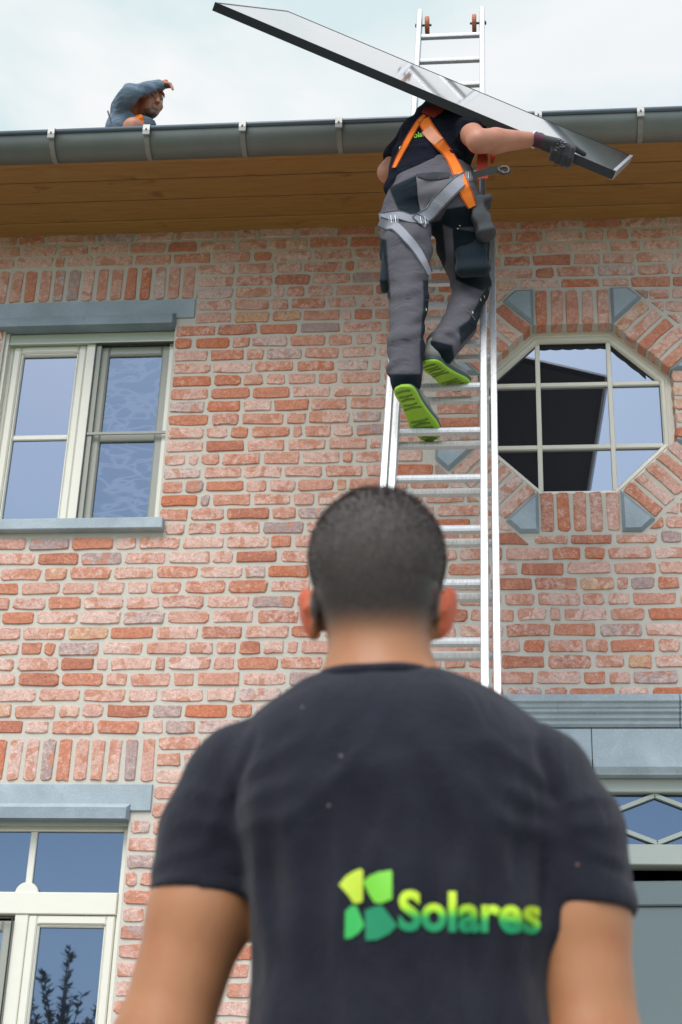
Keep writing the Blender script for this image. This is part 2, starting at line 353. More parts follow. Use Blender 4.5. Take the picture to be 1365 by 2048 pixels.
# ------------------------------------------------------------------ ground
gd = MB(); gd.add([(-400, -400, 0), (400, -400, 0), (400, 400, 0), (-400, 400, 0)], [(0, 1, 2, 3)])
MAT['lawn'] = simple('grass_ground', (.07, .10, .035), .95, var=.4, sc=3)
g = gd.build('ground', MAT['lawn']); g['kind'] = 'structure'
gd = MB(); gd.box(-6, 7, -2.5, 6.79, -.1, .03); MAT['paving'] = simple('gravel_paving', (.36, .34, .30), .95, var=.25, sc=20)
g = gd.build('pavement', MAT['paving']); g['kind'] = 'structure'

# ------------------------------------------------------------------ brick house
WY = 6.80
house = thing('brick_house', 'two-storey reclaimed red brick house with cream windows, bluestone lintels and timber soffit', 'house', (-.5, 6.8, 0))
X0, X1, ZT = -3.6, 2.0, 5.85
OC = (.380, 4.760); OI = .463; OO = .672; T = math.tan(math.pi/8)
UPW = (-2.486, -1.609, 4.150, 5.318); LOW = (-2.452, -1.616, .12, 2.762)
DOOR = (-.14, .93, .12, 3.00)
rects = [UPW, LOW, DOOR]
def wall_mesh():
    h = OI+.006
    holes = rects+[(OC[0]-h, OC[0]+h, OC[1]-h, OC[1]+h)]
    xs = sorted({X0, X1}|{v for r in holes for v in r[:2]}); zs = sorted({0., ZT+.05}|{v for r in holes for v in r[2:]})
    b = MB()
    for i in range(len(xs)-1):
        for j in range(len(zs)-1):
            cx, cz = (xs[i]+xs[i+1])/2, (zs[j]+zs[j+1])/2
            if any(r[0] < cx < r[1] and r[2] < cz < r[3] for r in holes): continue
            b.add([(xs[i], WY, zs[j]), (xs[i+1], WY, zs[j]), (xs[i+1], WY, zs[j+1]), (xs[i], WY, zs[j+1])], [(0, 1, 2, 3)])
    D = .16
    for r in rects:
        for (p, q) in (((r[0], r[2]), (r[1], r[2])), ((r[1], r[2]), (r[1], r[3])), ((r[1], r[3]), (r[0], r[3])), ((r[0], r[3]), (r[0], r[2]))):
            b.add([(p[0], WY, p[1]), (q[0], WY, q[1]), (q[0], WY+D, q[1]), (p[0], WY+D, p[1])], [(0, 1, 2, 3)])
    for sx in (-1, 1):
        for sz in (-1, 1):
            b.add([(OC[0]+sx*h, WY, OC[1]+sz*h), (OC[0]+sx*h, WY, OC[1]+sz*h*T), (OC[0]+sx*h*T, WY, OC[1]+sz*h)], [(0, 1, 2) if sx*sz > 0 else (0, 2, 1)])
    for k in range(8):
        a = R(22.5+45*k); c = R(22.5+45*(k+1)); rr = h/math.cos(R(22.5))
        p = (OC[0]+rr*math.cos(a), OC[1]+rr*math.sin(a)); q = (OC[0]+rr*math.cos(c), OC[1]+rr*math.sin(c))
        b.add([(p[0], WY, p[1]), (q[0], WY, q[1]), (q[0], WY+D, q[1]), (p[0], WY+D, p[1])], [(0, 1, 2, 3)])
    # the other walls of the house, so that it closes
    b.box(X0-.6, X0, WY, WY+.3, 0, ZT); b.box(X1, X1+2, WY, WY+.3, 0, ZT)
    b.box(X0-.6, X1+2, 14.0, 14.3, 0, ZT); b.box(X0-.6, X0-.3, WY+.3, 14.0, 0, ZT); b.box(X1+1.7, X1+2, WY+.3, 14.0, 0, ZT)
    return b
wall = wall_mesh().build('wall', MAT['mortar'], house)

BR = []      # (outline in xz, orientation) for each brick
def outline(cx, cz, w, h, ang=0, rnd=random):
    c = rnd.uniform(.005, .012); j = .0037
    pts = [(-w/2+c, -h/2), (0, -h/2), (w/2-c, -h/2), (w/2, -h/2+c), (w/2, h/2-c), (w/2-c, h/2), (0, h/2), (-w/2+c, h/2), (-w/2, h/2-c), (-w/2, -h/2+c)]
    pts = [(x+rnd.uniform(-j, j), z+rnd.uniform(-j, j)) for x, z in pts]
    ca, sa = math.cos(ang), math.sin(ang)
    return [(cx+x*ca-z*sa, cz+x*sa+z*ca) for x, z in pts]
def clip(P, nx, nz, d):           # keep nx*x+nz*z >= d
    out = []
    for i in range(len(P)):
        a, b = P[i-1], P[i]; da = nx*a[0]+nz*a[1]-d; db = nx*b[0]+nz*b[1]-d
        if (da < 0) != (db < 0):
            t = da/(da-db); out.append((a[0]+(b[0]-a[0])*t, a[1]+(b[1]-a[1])*t))
        if db >= 0: out.append(b)
    return out
rowz = [5.612-.0739*k for k in range(-3, 22)]+[3.982-.0758*(k-22) for k in range(22, 75)]
rowz = [z for z in rowz if z > .05]
LEN = [(.192, 14), (.185, 5), (.150, 3), (.130, 3), (.092, 5), (.105, 2), (.047, 2)]
bag = [l for l, n in LEN for _ in range(n)]
def blocked(z, h=.03):
    """x intervals closed to running bond at height z"""
    iv = []
    def over(a, b): return z+h > a+.008 and z-h < b-.008
    if over(5.438, 5.640): iv.append((-2.578, -1.519))     # upper soldier course
    if over(5.315, 5.432): iv.append((-2.582, -1.510))     # upper lintel
    if over(4.118, 5.318): iv.append((-2.490, -1.605) if z > 4.16 else (-2.52, -1.572))
    if over(2.897, 3.097): iv.append((-2.560, -1.517))
    if over(2.762, 2.885): iv.append((-2.560, -1.520))
    if over(.12, 2.762): iv.append((-2.456, -1.612))
    if over(2.93, 3.265): iv.append((-.42, 1.20))
    if over(.12, 2.93): iv.append((-.145, .935))
    dz = abs(z-OC[1])
    if dz-h < OO-.01:
        ro = OO+.012; dd = max(0, dz)
        hw = min(ro, ro*math.sqrt(2)-dd)
        if dd < ro: iv.append((OC[0]-hw-.04, OC[0]+hw+.04, 'o'))
    return iv
for zr in rowz:
    iv = sorted(blocked(zr)); cur = X0; spans = []
    for t in iv:
        if t[0] > cur: spans.append((cur, t[0], False, len(t) == 3))
        cur = max(cur, t[1])
    if cur < X1: spans.append((cur, X1, False, False))
    prev = 0
    for (a, b, _, _) in spans:
        L = b-a; x = a+.006; seq = []
        tot = 0
        while tot < L-.05:
            l = random.choice(bag)
            if seq and seq[-1] < .06 and l < .06: continue
            seq.append(l); tot += l+.0175
        if not seq: continue
        k = (L-.0125-.0175*(len(seq)-1))/sum(seq)
        for l in seq:
            w = l*k; h = .0745-.0160+random.uniform(-.0015, .0025)
            P = outline(x+w/2, zr+random.uniform(-.001, .001), w, h, random.uniform(-.006, .006))
            BR.append([P, 'r']); x += w+.0175
# clip the bricks that run into the octagonal surround; drop those inside
BR2 = []
for P, k in BR:
    cx = sum(p[0] for p in P)/len(P); cz = sum(p[1] for p in P)/len(P)
    dx, dz = cx-OC[0], cz-OC[1]
    a = round(math.atan2(dz, dx)/(math.pi/4))*(math.pi/4)
    nx, nz = math.cos(a), math.sin(a); d = nx*OC[0]+nz*OC[1]+OO+.014
    if abs(dx) < 1.0 and abs(dz) < .75:
        Q = clip(P, nx, nz, d)
        if len(Q) < 3: continue
        ex = max(p[0] for p in Q)-min(p[0] for p in Q)
        A = abs(sum(Q[i-1][0]*Q[i][1]-Q[i][0]*Q[i-1][1] for i in range(len(Q))))/2
        if A < .0012: continue
        P = Q
    BR2.append([P, k])
# fill the slanted gap beside the diagonal sides with cut bricks
for zr in rowz:
    dz = zr-OC[1]
    if abs(dz) > OO-.01 or abs(dz) < OO*T: continue
    ro = OO+.014
    for s in (-1, 1):
        hw = ro*math.sqrt(2)-abs(dz)             # diagonal line at the row centre
        x_in = OC[0]+s*(min(ro, hw)-.045); x_out = OC[0]+s*(min(ro, hw)+.034)
        P = outline((x_in+x_out)/2, zr, abs(x_out-x_in), .057)
        nx, nz = s*math.sqrt(.5), math.copysign(math.sqrt(.5), dz)
        Q = clip(P, nx, nz, nx*OC[0]+nz*OC[1]+ro)
        if len(Q) >= 3:
            A = abs(sum(Q[i-1][0]*Q[i][1]-Q[i][0]*Q[i-1][1] for i in range(len(Q))))/2
            if A > .0011: BR2.append([Q, 'r'])
BR = BR2
# soldier courses above the two windows
for (zc, xr, n, dxp) in ((5.538, -1.527, 14, .0755), (2.996, -1.524, 14, .0755)):
    for i in range(n):
        x = xr-.030-i*dxp
        BR.append([outline(x, zc, .056+random.uniform(-.003, .002), .192+random.uniform(-.004, .003), random.uniform(-.012, .012)), 's'])
# octagon: five bricks to a side
for k in range(8):
    a = R(45*k); n = Vector((math.cos(a), math.sin(a))); t = Vector((-n.y, n.x))
    for i in range(5):
        rr = (OI+OO)/2-.003; c = Vector(OC)+n*rr+t*((i-2)*.0755)
        BR.append([outline(c.x, c.y, OO-OI-.008, .057+random.uniform(-.003, .002), a+random.uniform(-.012, .012)), 's'])

def brick_mesh(P, depth=.098, rnd=random):
    """origin-free front outline in (x,z) about its centre -> V,F"""
    cx = sum(p[0] for p in P)/len(P); cz = sum(p[1] for p in P)/len(P)
    A = sum(P[i-1][0]*P[i][1]-P[i][0]*P[i-1][1] for i in range(len(P)))
    if A < 0: P = P[::-1]
    n = len(P); pr = rnd.uniform(.0050, .0085); V = []
    for (x, z) in P:
        dx, dz = x-cx, z-cz; L = math.hypot(dx, dz) or 1
        dn = min(.0030, L*.25)
        V.append((x-dx/L*dn*.8-math.copysign(min(.003, abs(dx)*.3), dx), -pr+rnd.uniform(-.0012, .0016), z-math.copysign(min(.0028, abs(dz)*.4), dz)))
    V += [(x, -pr+.005, z) for x, z in P]
    V += [(x, depth, z) for x, z in P]
    F = []
    V.append((cx, -pr-rnd.uniform(0, .0015), cz)); c = len(V)-1
    for i in range(n):
        j = (i+1) % n
        F += [(i, j, c), (n+i, n+j, j, i), (2*n+i, 2*n+j, n+j, n+i)]
    return V, F, (cx, cz)
def vis_size(P):
    cx = sum(p[0] for p in P)/len(P); cz = sum(p[1] for p in P)/len(P)
    px, py = topx((cx, WY, cz))
    if not (5 < px < 1360 and 440 < py < 2040): return 0
    # hidden by the man in front
    if 640 < px < 880 and 1000 < py: return 0
    if py > 1420 and 480 < px < 1000 + (py-1420)*.9: return 0
    if py > 1560 and px > 390 and px < 1180: return 0
    if px > 1000 and py > 1400: return 0
    xs = [topx((p[0], WY, p[1])) for p in P]
    return (max(x[0] for x in xs)-min(x[0] for x in xs))*(max(x[1] for x in xs)-min(x[1] for x in xs))
order = sorted(range(len(BR)), key=lambda i: -vis_size(BR[i][0]))
single = {i for i in order[:298] if vis_size(BR[i][0]) > 0}
stuffb = MB(); rn = []
for i, (P, kind) in enumerate(BR):
    V, F, (cx, cz) = brick_mesh(P)
    if i in single:
        me = bpy.data.meshes.new('brick'); me.from_pydata([(x-cx, y, z-cz) for x, y, z in V], [], F)
        o = link('brick', me, MAT['brick'], wall); o.location = (cx-house.location.x, 0, cz-house.location.z)
    else:
        stuffb.add([(x, WY+y, z) for x, y, z in V], F); rn += [random.random()]*len(F)
o = stuffb.build('brick_courses', MAT['bricks'], wall); o['kind'] = 'stuff'
at_ = o.data.attributes.new('rnd', 'FLOAT', 'FACE'); at_.data.foreach_set('value', rn)

# --- bluestone corner stones of the octagon
for k in range(8):
    a0 = R(22.5+45*k); rin = OI/math.cos(R(22.5)); rout = OO/math.cos(R(22.5))
    ci = Vector(OC)+Vector((math.cos(a0), math.sin(a0)))*(rin-.004)
    n1 = Vector((math.cos(a0-R(22.5)), math.sin(a0-R(22.5)))); n2 = Vector((math.cos(a0+R(22.5)), math.sin(a0+R(22.5))))
    co = Vector(OC)+Vector((math.cos(a0), math.sin(a0)))*rout; W = OO-OI+.004
    P = [tuple(ci), tuple(ci+n1*W), tuple(co), tuple(ci+n2*W)]
    b = MB(); b.prism(P, WY-.020, WY+.09, .012, 0, inset=.014, mi2=1); b.build('corner_stone', [MAT['stone'], MAT['stone_edge']], wall)

# --- window lintels and sill
def lintel(x0, x1, z0, z1, lx0, lx1, lz0, lz1, pr):
    b = MB(); b.box(x0, x1, WY-.012, WY+.11, z0, z1, c=.003)
    # drip ledge under it, with a sloped top and mitred ends
    y0 = WY-pr
    V = [(lx0, WY-.012, lz1+.008), (lx1, WY-.012, lz1+.008), (lx1-.012, y0, lz1-.014), (lx0+.012, y0, lz1-.014), (lx0+.012, y0, lz0), (lx1-.012, y0, lz0), (lx1, WY-.012, lz0-.0), (lx0, WY-.012, lz0-.0),
         (lx0, WY+.045, lz0), (lx1, WY+.045, lz0), (lx0, WY+.045, lz1-.022), (lx1, WY+.045, lz1-.022)]
    b.add(V, [(0, 1, 2, 3)], 1); b.add(V, [(3, 2, 5, 4), (4, 5, 6, 7), (7, 6, 9, 8), (0, 3, 4, 7), (1, 6, 5, 2)], 2)
    return b
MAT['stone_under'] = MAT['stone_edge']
lintel(-2.578, -1.514, 5.319, 5.431, -2.525, -1.606, 5.268, 5.335, .045).build('lintel', [MAT['stone'], MAT['stone'], MAT['stone_edge']], house)
lintel(-2.548, -1.522, 2.763, 2.883, -2.49, -1.612, 2.722, 2.786, .035).build('lintel', [MAT['stone'], MAT['stone'], MAT['stone_edge']], house)
b = MB(); b.box(-2.52, -1.574, WY-.048, WY+.06, 4.118, 4.176, c=.004); b.add([(-2.49, WY+.06, 4.176), (-1.60, WY+.06, 4.176), (-1.60, WY+.2, 4.186), (-2.49, WY+.2, 4.186)], [(0, 1, 2, 3)])
b.build('window_sill', MAT['stone'], house)

def frame_rect(b, x0, x1, z0, z1, w, y0, y1, mi=0, c=.004, wb=None):
    wb = wb or w
    b.box(x0, x0+w, y0, y1, z0, z1, mi, c); b.box(x1-w, x1, y0, y1, z0, z1, mi, c)
    b.box(x0+w, x1-w, y0+.001, y1, z1-w, z1, mi, c); b.box(x0+w, x1-w, y0+.001, y1, z0, z0+wb, mi, c)
def pane(parent, x0, x1, z0, z1, y, mat):
    return put('pane', [(x0, y, z0), (x1, y, z0), (x1, y, z1), (x0, y, z1), (x0, y+.02, z0), (x1, y+.02, z0), (x1, y+.02, z1), (x0, y+.02, z1)], [(0, 1, 2, 3), (7, 6, 5, 4), (0, 4, 5, 1), (1, 5, 6, 2), (2, 6, 7, 3), (3, 7, 4, 0)], mat, parent)

# --- upper window
b = MB(); frame_rect(b, -2.486, -1.609, 4.150, 5.268, .034, WY+.062, WY+.14); b.box(-2.066, -2.014, WY+.045, WY+.14, 4.184, 5.234, c=.004)
win = b.build('window', MAT['cream'], house)
b = MB(); b.box(-2.47, -1.612, WY+.030, WY+.061, 5.210, 5.266, c=.004); b.box(-2.47, -1.612, WY+.026, WY+.030, 5.204, 5.212); b.build('shutter_box', [MAT['shutter']], win)
b = MB(); b.box(-2.486, -2.470, WY+.02, WY+.061, 4.18, 5.266); b.build('shutter_guide', MAT['cream'], win)
b = MB(); frame_rect(b, -2.450, -2.069, 4.176, 5.212, .041, WY+.055, WY+.10, 0, .008)
frame_rect(b, -2.410, -2.109, 4.212, 5.172, .012, WY+.064, WY+.10, 0, .008); b.build('sash', MAT['cream'], win)
b = MB(); b.box(-2.398, -2.121, WY+.074, WY+.09, 4.672, 4.700, c=.004); b.build('glazing_bar', MAT['cream'], win)
pane(win, -2.400, -2.119, 4.700, 5.162, WY+.086, MAT['glass_mid']); pane(win, -2.400, -2.119, 4.20, 4.672, WY+.086, MAT['glass_mid'])
b = MB(); frame_rect(b, -2.008, -1.625, 4.160, 5.205, .055, WY+.066, WY+.10, 0, .008); b.box(-1.953, -1.68, WY+.070, WY+.09, 4.655, 4.690, c=.003); b.build('sash', MAT['screen_frame'], win)
for z0, z1 in ((4.69, 5.150), (4.20, 4.655)): pane(win, -1.953, -1.680, z0, z1, WY+.085, MAT['screen'])
b = MB(); frame_rect(b, -2.020, -1.611, 4.160, 5.203, .006, WY+.036, WY+.044, 0, 0); b.build('screen_frame', MAT['gasket'], win)
b = MB(); b.box(-2.014, -1.617, WY+.038, WY+.046, 4.676, 4.690); b.box(-2.013, -1.990, WY+.045, WY+.052, 4.166, 5.197, 0); b.build('screen_rail', MAT['screen_frame'], win)

# --- lower window
b = MB(); frame_rect(b, -2.450, -1.618, .12, 2.722, .030, WY+.062, WY+.14); b.box(-2.42, -1.648, WY+.050, WY+.13, 2.325, 2.420, c=.004)
b.box(-2.090, -2.030, WY+.056, WY+.13, .15, 2.325, c=.004)
win2 = b.build('window', MAT['cream'], house)
b = MB(); b.box(-2.45, -1.614, WY+.030, WY+.061, 2.662+.048, 2.724, c=.002); b.box(-2.45, -1.614, WY+.024, WY+.030, 2.704, 2.723); b.build('shutter_box', MAT['green_grey'], win2)
b = MB(); b.box(-2.066, -2.036, WY+.070, WY+.088, 2.42, 2.692, c=.003)
hc = (-2.051, 2.412); P = [(hc[0]+.052*math.cos(a), hc[1]+.052*math.sin(a)) for a in [math.pi*i/18 for i in range(19)]]; b.prism(P, WY+.054, WY+.08, .003)
b.build('glazing_bar', MAT['cream'], win2)
pane(win2, -2.42, -2.066, 2.42, 2.692, WY+.082, MAT['glass_low']); pane(win2, -2.036, -1.648, 2.42, 2.692, WY+.082, MAT['glass_low'])
b = MB(); frame_rect(b, -2.028, -1.650, .15, 2.322, .038, WY+.056, WY+.10, 0, .006); frame_rect(b, -1.992, -1.686, .19, 2.286, .012, WY+.064, WY+.10, 0, .007); b.build('sash', MAT['cream'], win2)
pane(win2, -1.981, -1.697, .2, 2.275, WY+.084, MAT['glass_low'])
b = MB(); frame_rect(b, -2.418, -2.096, .15, 2.300, .045, WY+.066, WY+.10, 0, .008); b.build('sash', MAT['screen_frame'], win2)
pane(win2, -2.373, -2.141, .195, 2.255, WY+.085, MAT['screen'])
b = MB(); frame_rect(b, -2.423, -2.092, .14, 2.308, .006, WY+.036, WY+.044); b.build('screen_frame', MAT['gasket'], win2)

# --- octagonal window
def octo(r, n=8, off=22.5): return [Vector((OC[0]+r/math.cos(R(22.5))*math.cos(R(off+45*k)), OC[1]+r/math.cos(R(22.5))*math.sin(R(off+45*k)))) for k in range(8)]
def ring(b, prof, mi=0):
    """prof: list of (radius, y)"""
    n = len(prof); V = []
    for r, y in prof: V += [(p.x, y, p.y) for p in octo(r)]
    b.add(V, [(i*8+k, i*8+(k+1) % 8, (i+1)*8+(k+1) % 8, (i+1)*8+k) for i in range(n-1) for k in range(8)], mi)
b = MB(); ring(b, [(.470, WY+.15), (.470, WY+.068), (.446, WY+.068), (.441, WY+.073), (.437, WY+.073), (.433, WY+.069), (.420, WY+.073), (.413, WY+.085), (.413, WY+.11)]); ow_ = b.build('window', MAT['cream'], house)
b = MB(); ring(b, [(.4135, WY+.095), (.409, WY+.095), (.409, WY+.11)]); b.build('gasket', MAT['gasket'], ow_)
hb = .174; wb = .0115; ri = .412; dg = ri*math.sqrt(2)
b = MB()
for s in (-1, 1):
    x = OC[0]+s*hb; hz = dg-hb; hz = min(ri, hz)
    b.box(x-wb, x+wb, WY+.082, WY+.098, OC[1]-ri, OC[1]+ri, c=.003)
for s in (-1, 1):
    z = OC[1]+s*hb
    for (xa, xb) in ((OC[0]-ri, OC[0]-hb-wb), (OC[0]-hb+wb, OC[0]+hb-wb), (OC[0]+hb+wb, OC[0]+ri)): b.box(xa, xb, WY+.083, WY+.098, z-wb, z+wb, c=.003)
b.build('glazing_bar', MAT['cream'], ow_)
xs = [-ri, -hb-wb, -hb+wb, hb-wb, hb+wb, ri]
for i in (0, 2, 4):
    for j in (0, 2, 4):
        P = [(OC[0]+xs[i], OC[1]+xs[j]), (OC[0]+xs[i+1], OC[1]+xs[j]), (OC[0]+xs[i+1], OC[1]+xs[j+1]), (OC[0]+xs[i], OC[1]+xs[j+1])]
        if i != 2 and j != 2:
            s1, s2 = (-1 if i == 0 else 1), (-1 if j == 0 else 1); q = math.sqrt(.5)
            P = clip(P, -s1*q, -s2*q, -s1*q*OC[0]-s2*q*OC[1]-ri)
        bb = MB(); bb.prism(P, WY+.099, WY+.115); bb.build('pane', MAT['glass'], ow_)
# lace valance seen along the top edge inside the glass
V = []; F = []; n = 60
for i in range(n+1):
    x = OC[0]-.17+.52*i/n; topz = OC[1]+min(ri, dg-abs(x-OC[0]))-.004; zl = topz-.022-.005*abs(math.sin(i*.45))
    V += [(x, WY+.0975, topz), (x, WY+.0975, zl), (x, WY+.0985, topz), (x, WY+.0985, zl)]
for i in range(n): F += [(4*i, 4*i+1, 4*i+5, 4*i+4), (4*i+2, 4*i+6, 4*i+7, 4*i+3), (4*i+1, 4*i+3, 4*i+7, 4*i+5)]
MAT['shade'] = simple('dark_edge_trim', (.012, .014, .018), .8)
put('valance', V, F, MAT['shade'], ow_)

# --- entrance: cornice, frieze blocks, transom light, door
jn = [-.365, .018, .392, .772, 1.15]
def prof_cornice(): return [(WY+.1, 3.268), (WY-.085, 3.268), (WY-.090, 3.262), (WY-.090, 3.236), (WY-.078, 3.228), (WY-.074, 3.214), (WY-.066, 3.208), (WY-.064, 3.196), (WY-.050, 3.188), (WY-.048, 3.172), (WY-.036, 3.164), (WY-.034, 3.150), (WY-.022, 3.140), (WY+.1, 3.140)]
jc = [-.40, -.38, .018, .770, 1.15]
for a, c in ((-.40, .0155), (.0195, .7685), (.7725, 1.17)):
    b = MB(); b.sweep(prof_cornice(), a, c); b.build('cornice', MAT['stone'], house)
for a, c in ((-.36, .3885), (.3935, 1.14)):
    b = MB(); b.sweep([(WY+.1, 3.134), (WY-.018, 3.134), (WY-.022, 3.130), (WY-.022, 2.962), (WY-.008, 2.940), (WY-.004, 2.932), (WY+.1, 2.932)], a, c); b.build('frieze_block', MAT['stone'], house)
b = MB(); b.box(-.14, .93, WY+.05, WY+.16, 2.872, 2.932, c=.004); b.box(-.14, .93, WY+.058, WY+.16, 2.560, 2.648, c=.004); b.box(-.14, -.09, WY+.06, WY+.16, .12, 2.872, c=.004); b.box(.88, .93, WY+.06, WY+.16, .12, 2.872, c=.004)
dr = b.build('door_frame', MAT['green_grey'], house)
b = MB()
for xc in (.130, .655):
    for (p, q) in (((xc-.262, 2.76), (xc, 2.864)), ((xc, 2.864), (xc+.262, 2.76)), ((xc+.262, 2.76), (xc, 2.656)), ((xc, 2.656), (xc-.262, 2.76))):
        b.beam((p[0], WY+.078, p[1]), (q[0], WY+.078, q[1]), .02, .018, side=(0, 1, 0))
b.build('glazing_bar', MAT['green_grey'], dr)
pane(dr, -.09, .88, 2.648, 2.872, WY+.09, MAT['glass_low'])
b = MB(); b.box(-.09, .88, WY+.6, WY+.62, .12, 2.56); b.build('hall_wall', MAT['shade'], dr)
leaf = thing('door', 'x', 'x'); bpy.data.objects.remove(leaf)
b = MB(); frame_rect(b, -.97, 0, .14, 2.50, .105, -.02, .03, 0, .006); b.prism([(-.865, .25), (-.105, .25), (-.105, 2.395), (-.865, 2.395)], -.004, .02, .004, 1)
leaf = link('door', bpy.data.meshes.new('door'), [MAT['door_grey'], MAT['door_grey']], house); leaf.data.from_pydata(b.V, [], b.F); leaf.data.update()
leaf.location = Vector((.878, WY+.09, 0))-house.location; leaf.rotation_euler = (0, 0, R(-4)); leaf['label'] = 'grey green door standing slightly ajar'
MAT['door_grey'].name = 'grey_green_door'

# --- eaves: planks, fascia, gutter, brackets, roof
b = MB(); b.box(X0-.6, X1+2, 6.20, 6.225, 5.845, 5.99); b.box(X0-.6, X1+2, 6.23, 6.82, 5.876, 5.90)
eav = b.build('soffit', MAT['wood'], house)
ys = [6.229, 6.357, 6.522, 6.687, 6.852]
for i in range(4):
    y0, y1 = ys[i]+.003, ys[i+1]-.003
    for (xa, xb) in (((X0-.5), .52), (.5225, X1+1.9)) if i == 0 else ((X0-.5, X1+1.9),):
        b = MB(); b.sweep([(y0, 5.870), (y0, 5.857), (y0+.005, 5.852), (y1-.005, 5.852), (y1, 5.857), (y1, 5.870)], xa, xb); b.build('plank', MAT['wood'], eav)
GY, GZ, GR = 6.141, 5.915, .092
b = MB(); pr = []
for i in range(25):
    a = math.pi*i/24; pr.append((GY-GR*math.cos(a), GZ-GR*math.sin(a)))
for i in range(24, -1, -1):
    a = math.pi*i/24; pr.append((GY-(GR-.003)*math.cos(a), GZ-(GR-.003)*math.sin(a)))
b.sweep(pr, X0-.6, X1+2); gut = b.build('gutter', MAT['zinc'], house, True)
gut.data.polygons.foreach_set('use_smooth', [len(p.vertices) == 4 for p in gut.data.polygons])
b = MB(); b.tube([(X0-.6, GY-GR-.002, GZ+.002), (X1+2, GY-GR-.002, GZ+.002)], .0125, 14); b.build('gutter_bead', MAT['zinc_dark'], gut, True)
xb = [-2.125, -1.657, -1.190, -.727, -.26, .215, .690, 1.16, -2.60]
me0 = None
for x in xb:
    if me0 is None:
        b = MB()
        def rim(a, r): return (GY-r*math.cos(a), GZ-r*math.sin(a))
        st = [R(t) for t in range(18, 118, 6)]
        prof = [rim(a, GR+.006) for a in st]+[rim(a, GR+.001) for a in st[::-1]]
        b.sweep(prof, x-.012, x+.012, 1)
        prof = [(GY-GR-.005, GZ+.017), (GY-GR-.018, GZ+.012), (GY-GR-.019, GZ-.02), (GY-GR-.014, GZ-.042), (GY-GR-.003, GZ-.042), (GY-GR-.003, GZ+.0)]
        b.sweep(prof, x-.0165, x+.0165, 0); b.box(x-.004, x+.004, GY-GR-.022, GY-GR-.015, GZ-.022, GZ-.012, 2)
        MAT['bracket_dull'] = simple('weathered_bracket', (.23, .225, .20), .6, .2, .25, 30)
        o0 = b.build('gutter_bracket', [MAT['bracket'], MAT['bracket_dull'], MAT['gasket']], gut); me0 = o0.data; x_0 = x
    else:
        o = bpy.data.objects.new('gutter_bracket', me0); COL.objects.link(o); o.parent = gut; o.location = (x-x_0, 0, 0)
SL = math.tan(R(31)); b = MB()
b.add([(X0-.7, 6.22, 5.97), (X1+2.1, 6.22, 5.97), (X1+2.1, 10.3, 5.97+4.08*SL), (X0-.7, 10.3, 5.97+4.08*SL), (X1+2.1, 14.4, 5.97), (X0-.7, 14.4, 5.97),
       (X0-.7, 6.22, 5.92), (X1+2.1, 6.22, 5.92), (X1+2.1, 14.4, 5.92), (X0-.7, 14.4, 5.92)], [(0, 1, 2, 3), (3, 2, 4, 5), (6, 9, 8, 7), (0, 6, 7, 1), (1, 7, 8, 4, 2), (5, 9, 6, 0, 3)])
b.build('roof', MAT['tile'], house)

# ------------------------------------------------------------------ young tree (mirrored in the lower window)
tr = thing('tree', 'slender young leafy tree mirrored in the lower left window pane', 'tree', (-3.28, 1.5, 0))
MAT['bark'] = simple('bark', (.08, .06, .04), .9); MAT['leaf'] = simple('dark_leaf', (.035, .06, .02), .6, var=.4, sc=9)
b = MB(); b2_ = MB(); tx = Vector((-3.28, 1.5, 0)); rg = random.Random(5)
b.tube([tx, tx+Vector((.02, 0, 1.2)), tx+Vector((-.02, .02, 2.2)), tx+Vector((.0, 0, 3.3))], [.035, .026, .016, .004], 8)
shoots = [(tx+Vector((0, 0, 1.2)), tx+Vector((0, 0, 3.32)))]
for i in range(60):
    a = rg.uniform(0, 6.28); z = rg.uniform(.9, 2.55); L = rg.uniform(.3, .62)
    p = tx+Vector((0, 0, z)); q = p+Vector((math.cos(a)*L*.75, math.sin(a)*L*.75, L*rg.uniform(.7, 1.3))); b.tube([p, (p+q)/2+Vector((0, 0, -.03)), q], [.010, .007, .002], 6); shoots.append((p, q))
for i in range(70):
    a = rg.uniform(0, 6.28); z = rg.uniform(.6, 2.15); L = rg.uniform(.25, .5)
    p = tx+Vector((.38+.22*math.cos(a), -.05+.2*math.sin(a), z)); q = p+Vector((math.cos(a)*L*.6, math.sin(a)*L*.6, L*rg.uniform(.6, 1.2))); b.tube([p, (p+q)/2, q], [.009, .006, .002], 6); shoots.append((p, q))
b.tube([tx+Vector((.05, 0, 0)), tx+Vector((.36, -.04, 1.1)), tx+Vector((.40, -.05, 2.3))], [.03, .022, .006], 8)
for (p, q) in shoots:
    n = int((q-p).length*90)
    for k in range(n):
        c = p.lerp(q, rg.uniform(.12, 1)); a = rg.uniform(0, 6.28); d = Vector((math.cos(a), math.sin(a), rg.uniform(.1, .9))).normalized(); L = rg.uniform(.05, .09)
        s = d.cross(Vector((0, 0, 1))).normalized()*L*.22
        b2_.add([c, c+d*L*.5+s, c+d*L, c+d*L*.5-s], [(0, 1, 2, 3)])
b.build('trunk', MAT['bark'], tr); o = b2_.build('crown', MAT['leaf'], tr); o['kind'] = 'stuff'

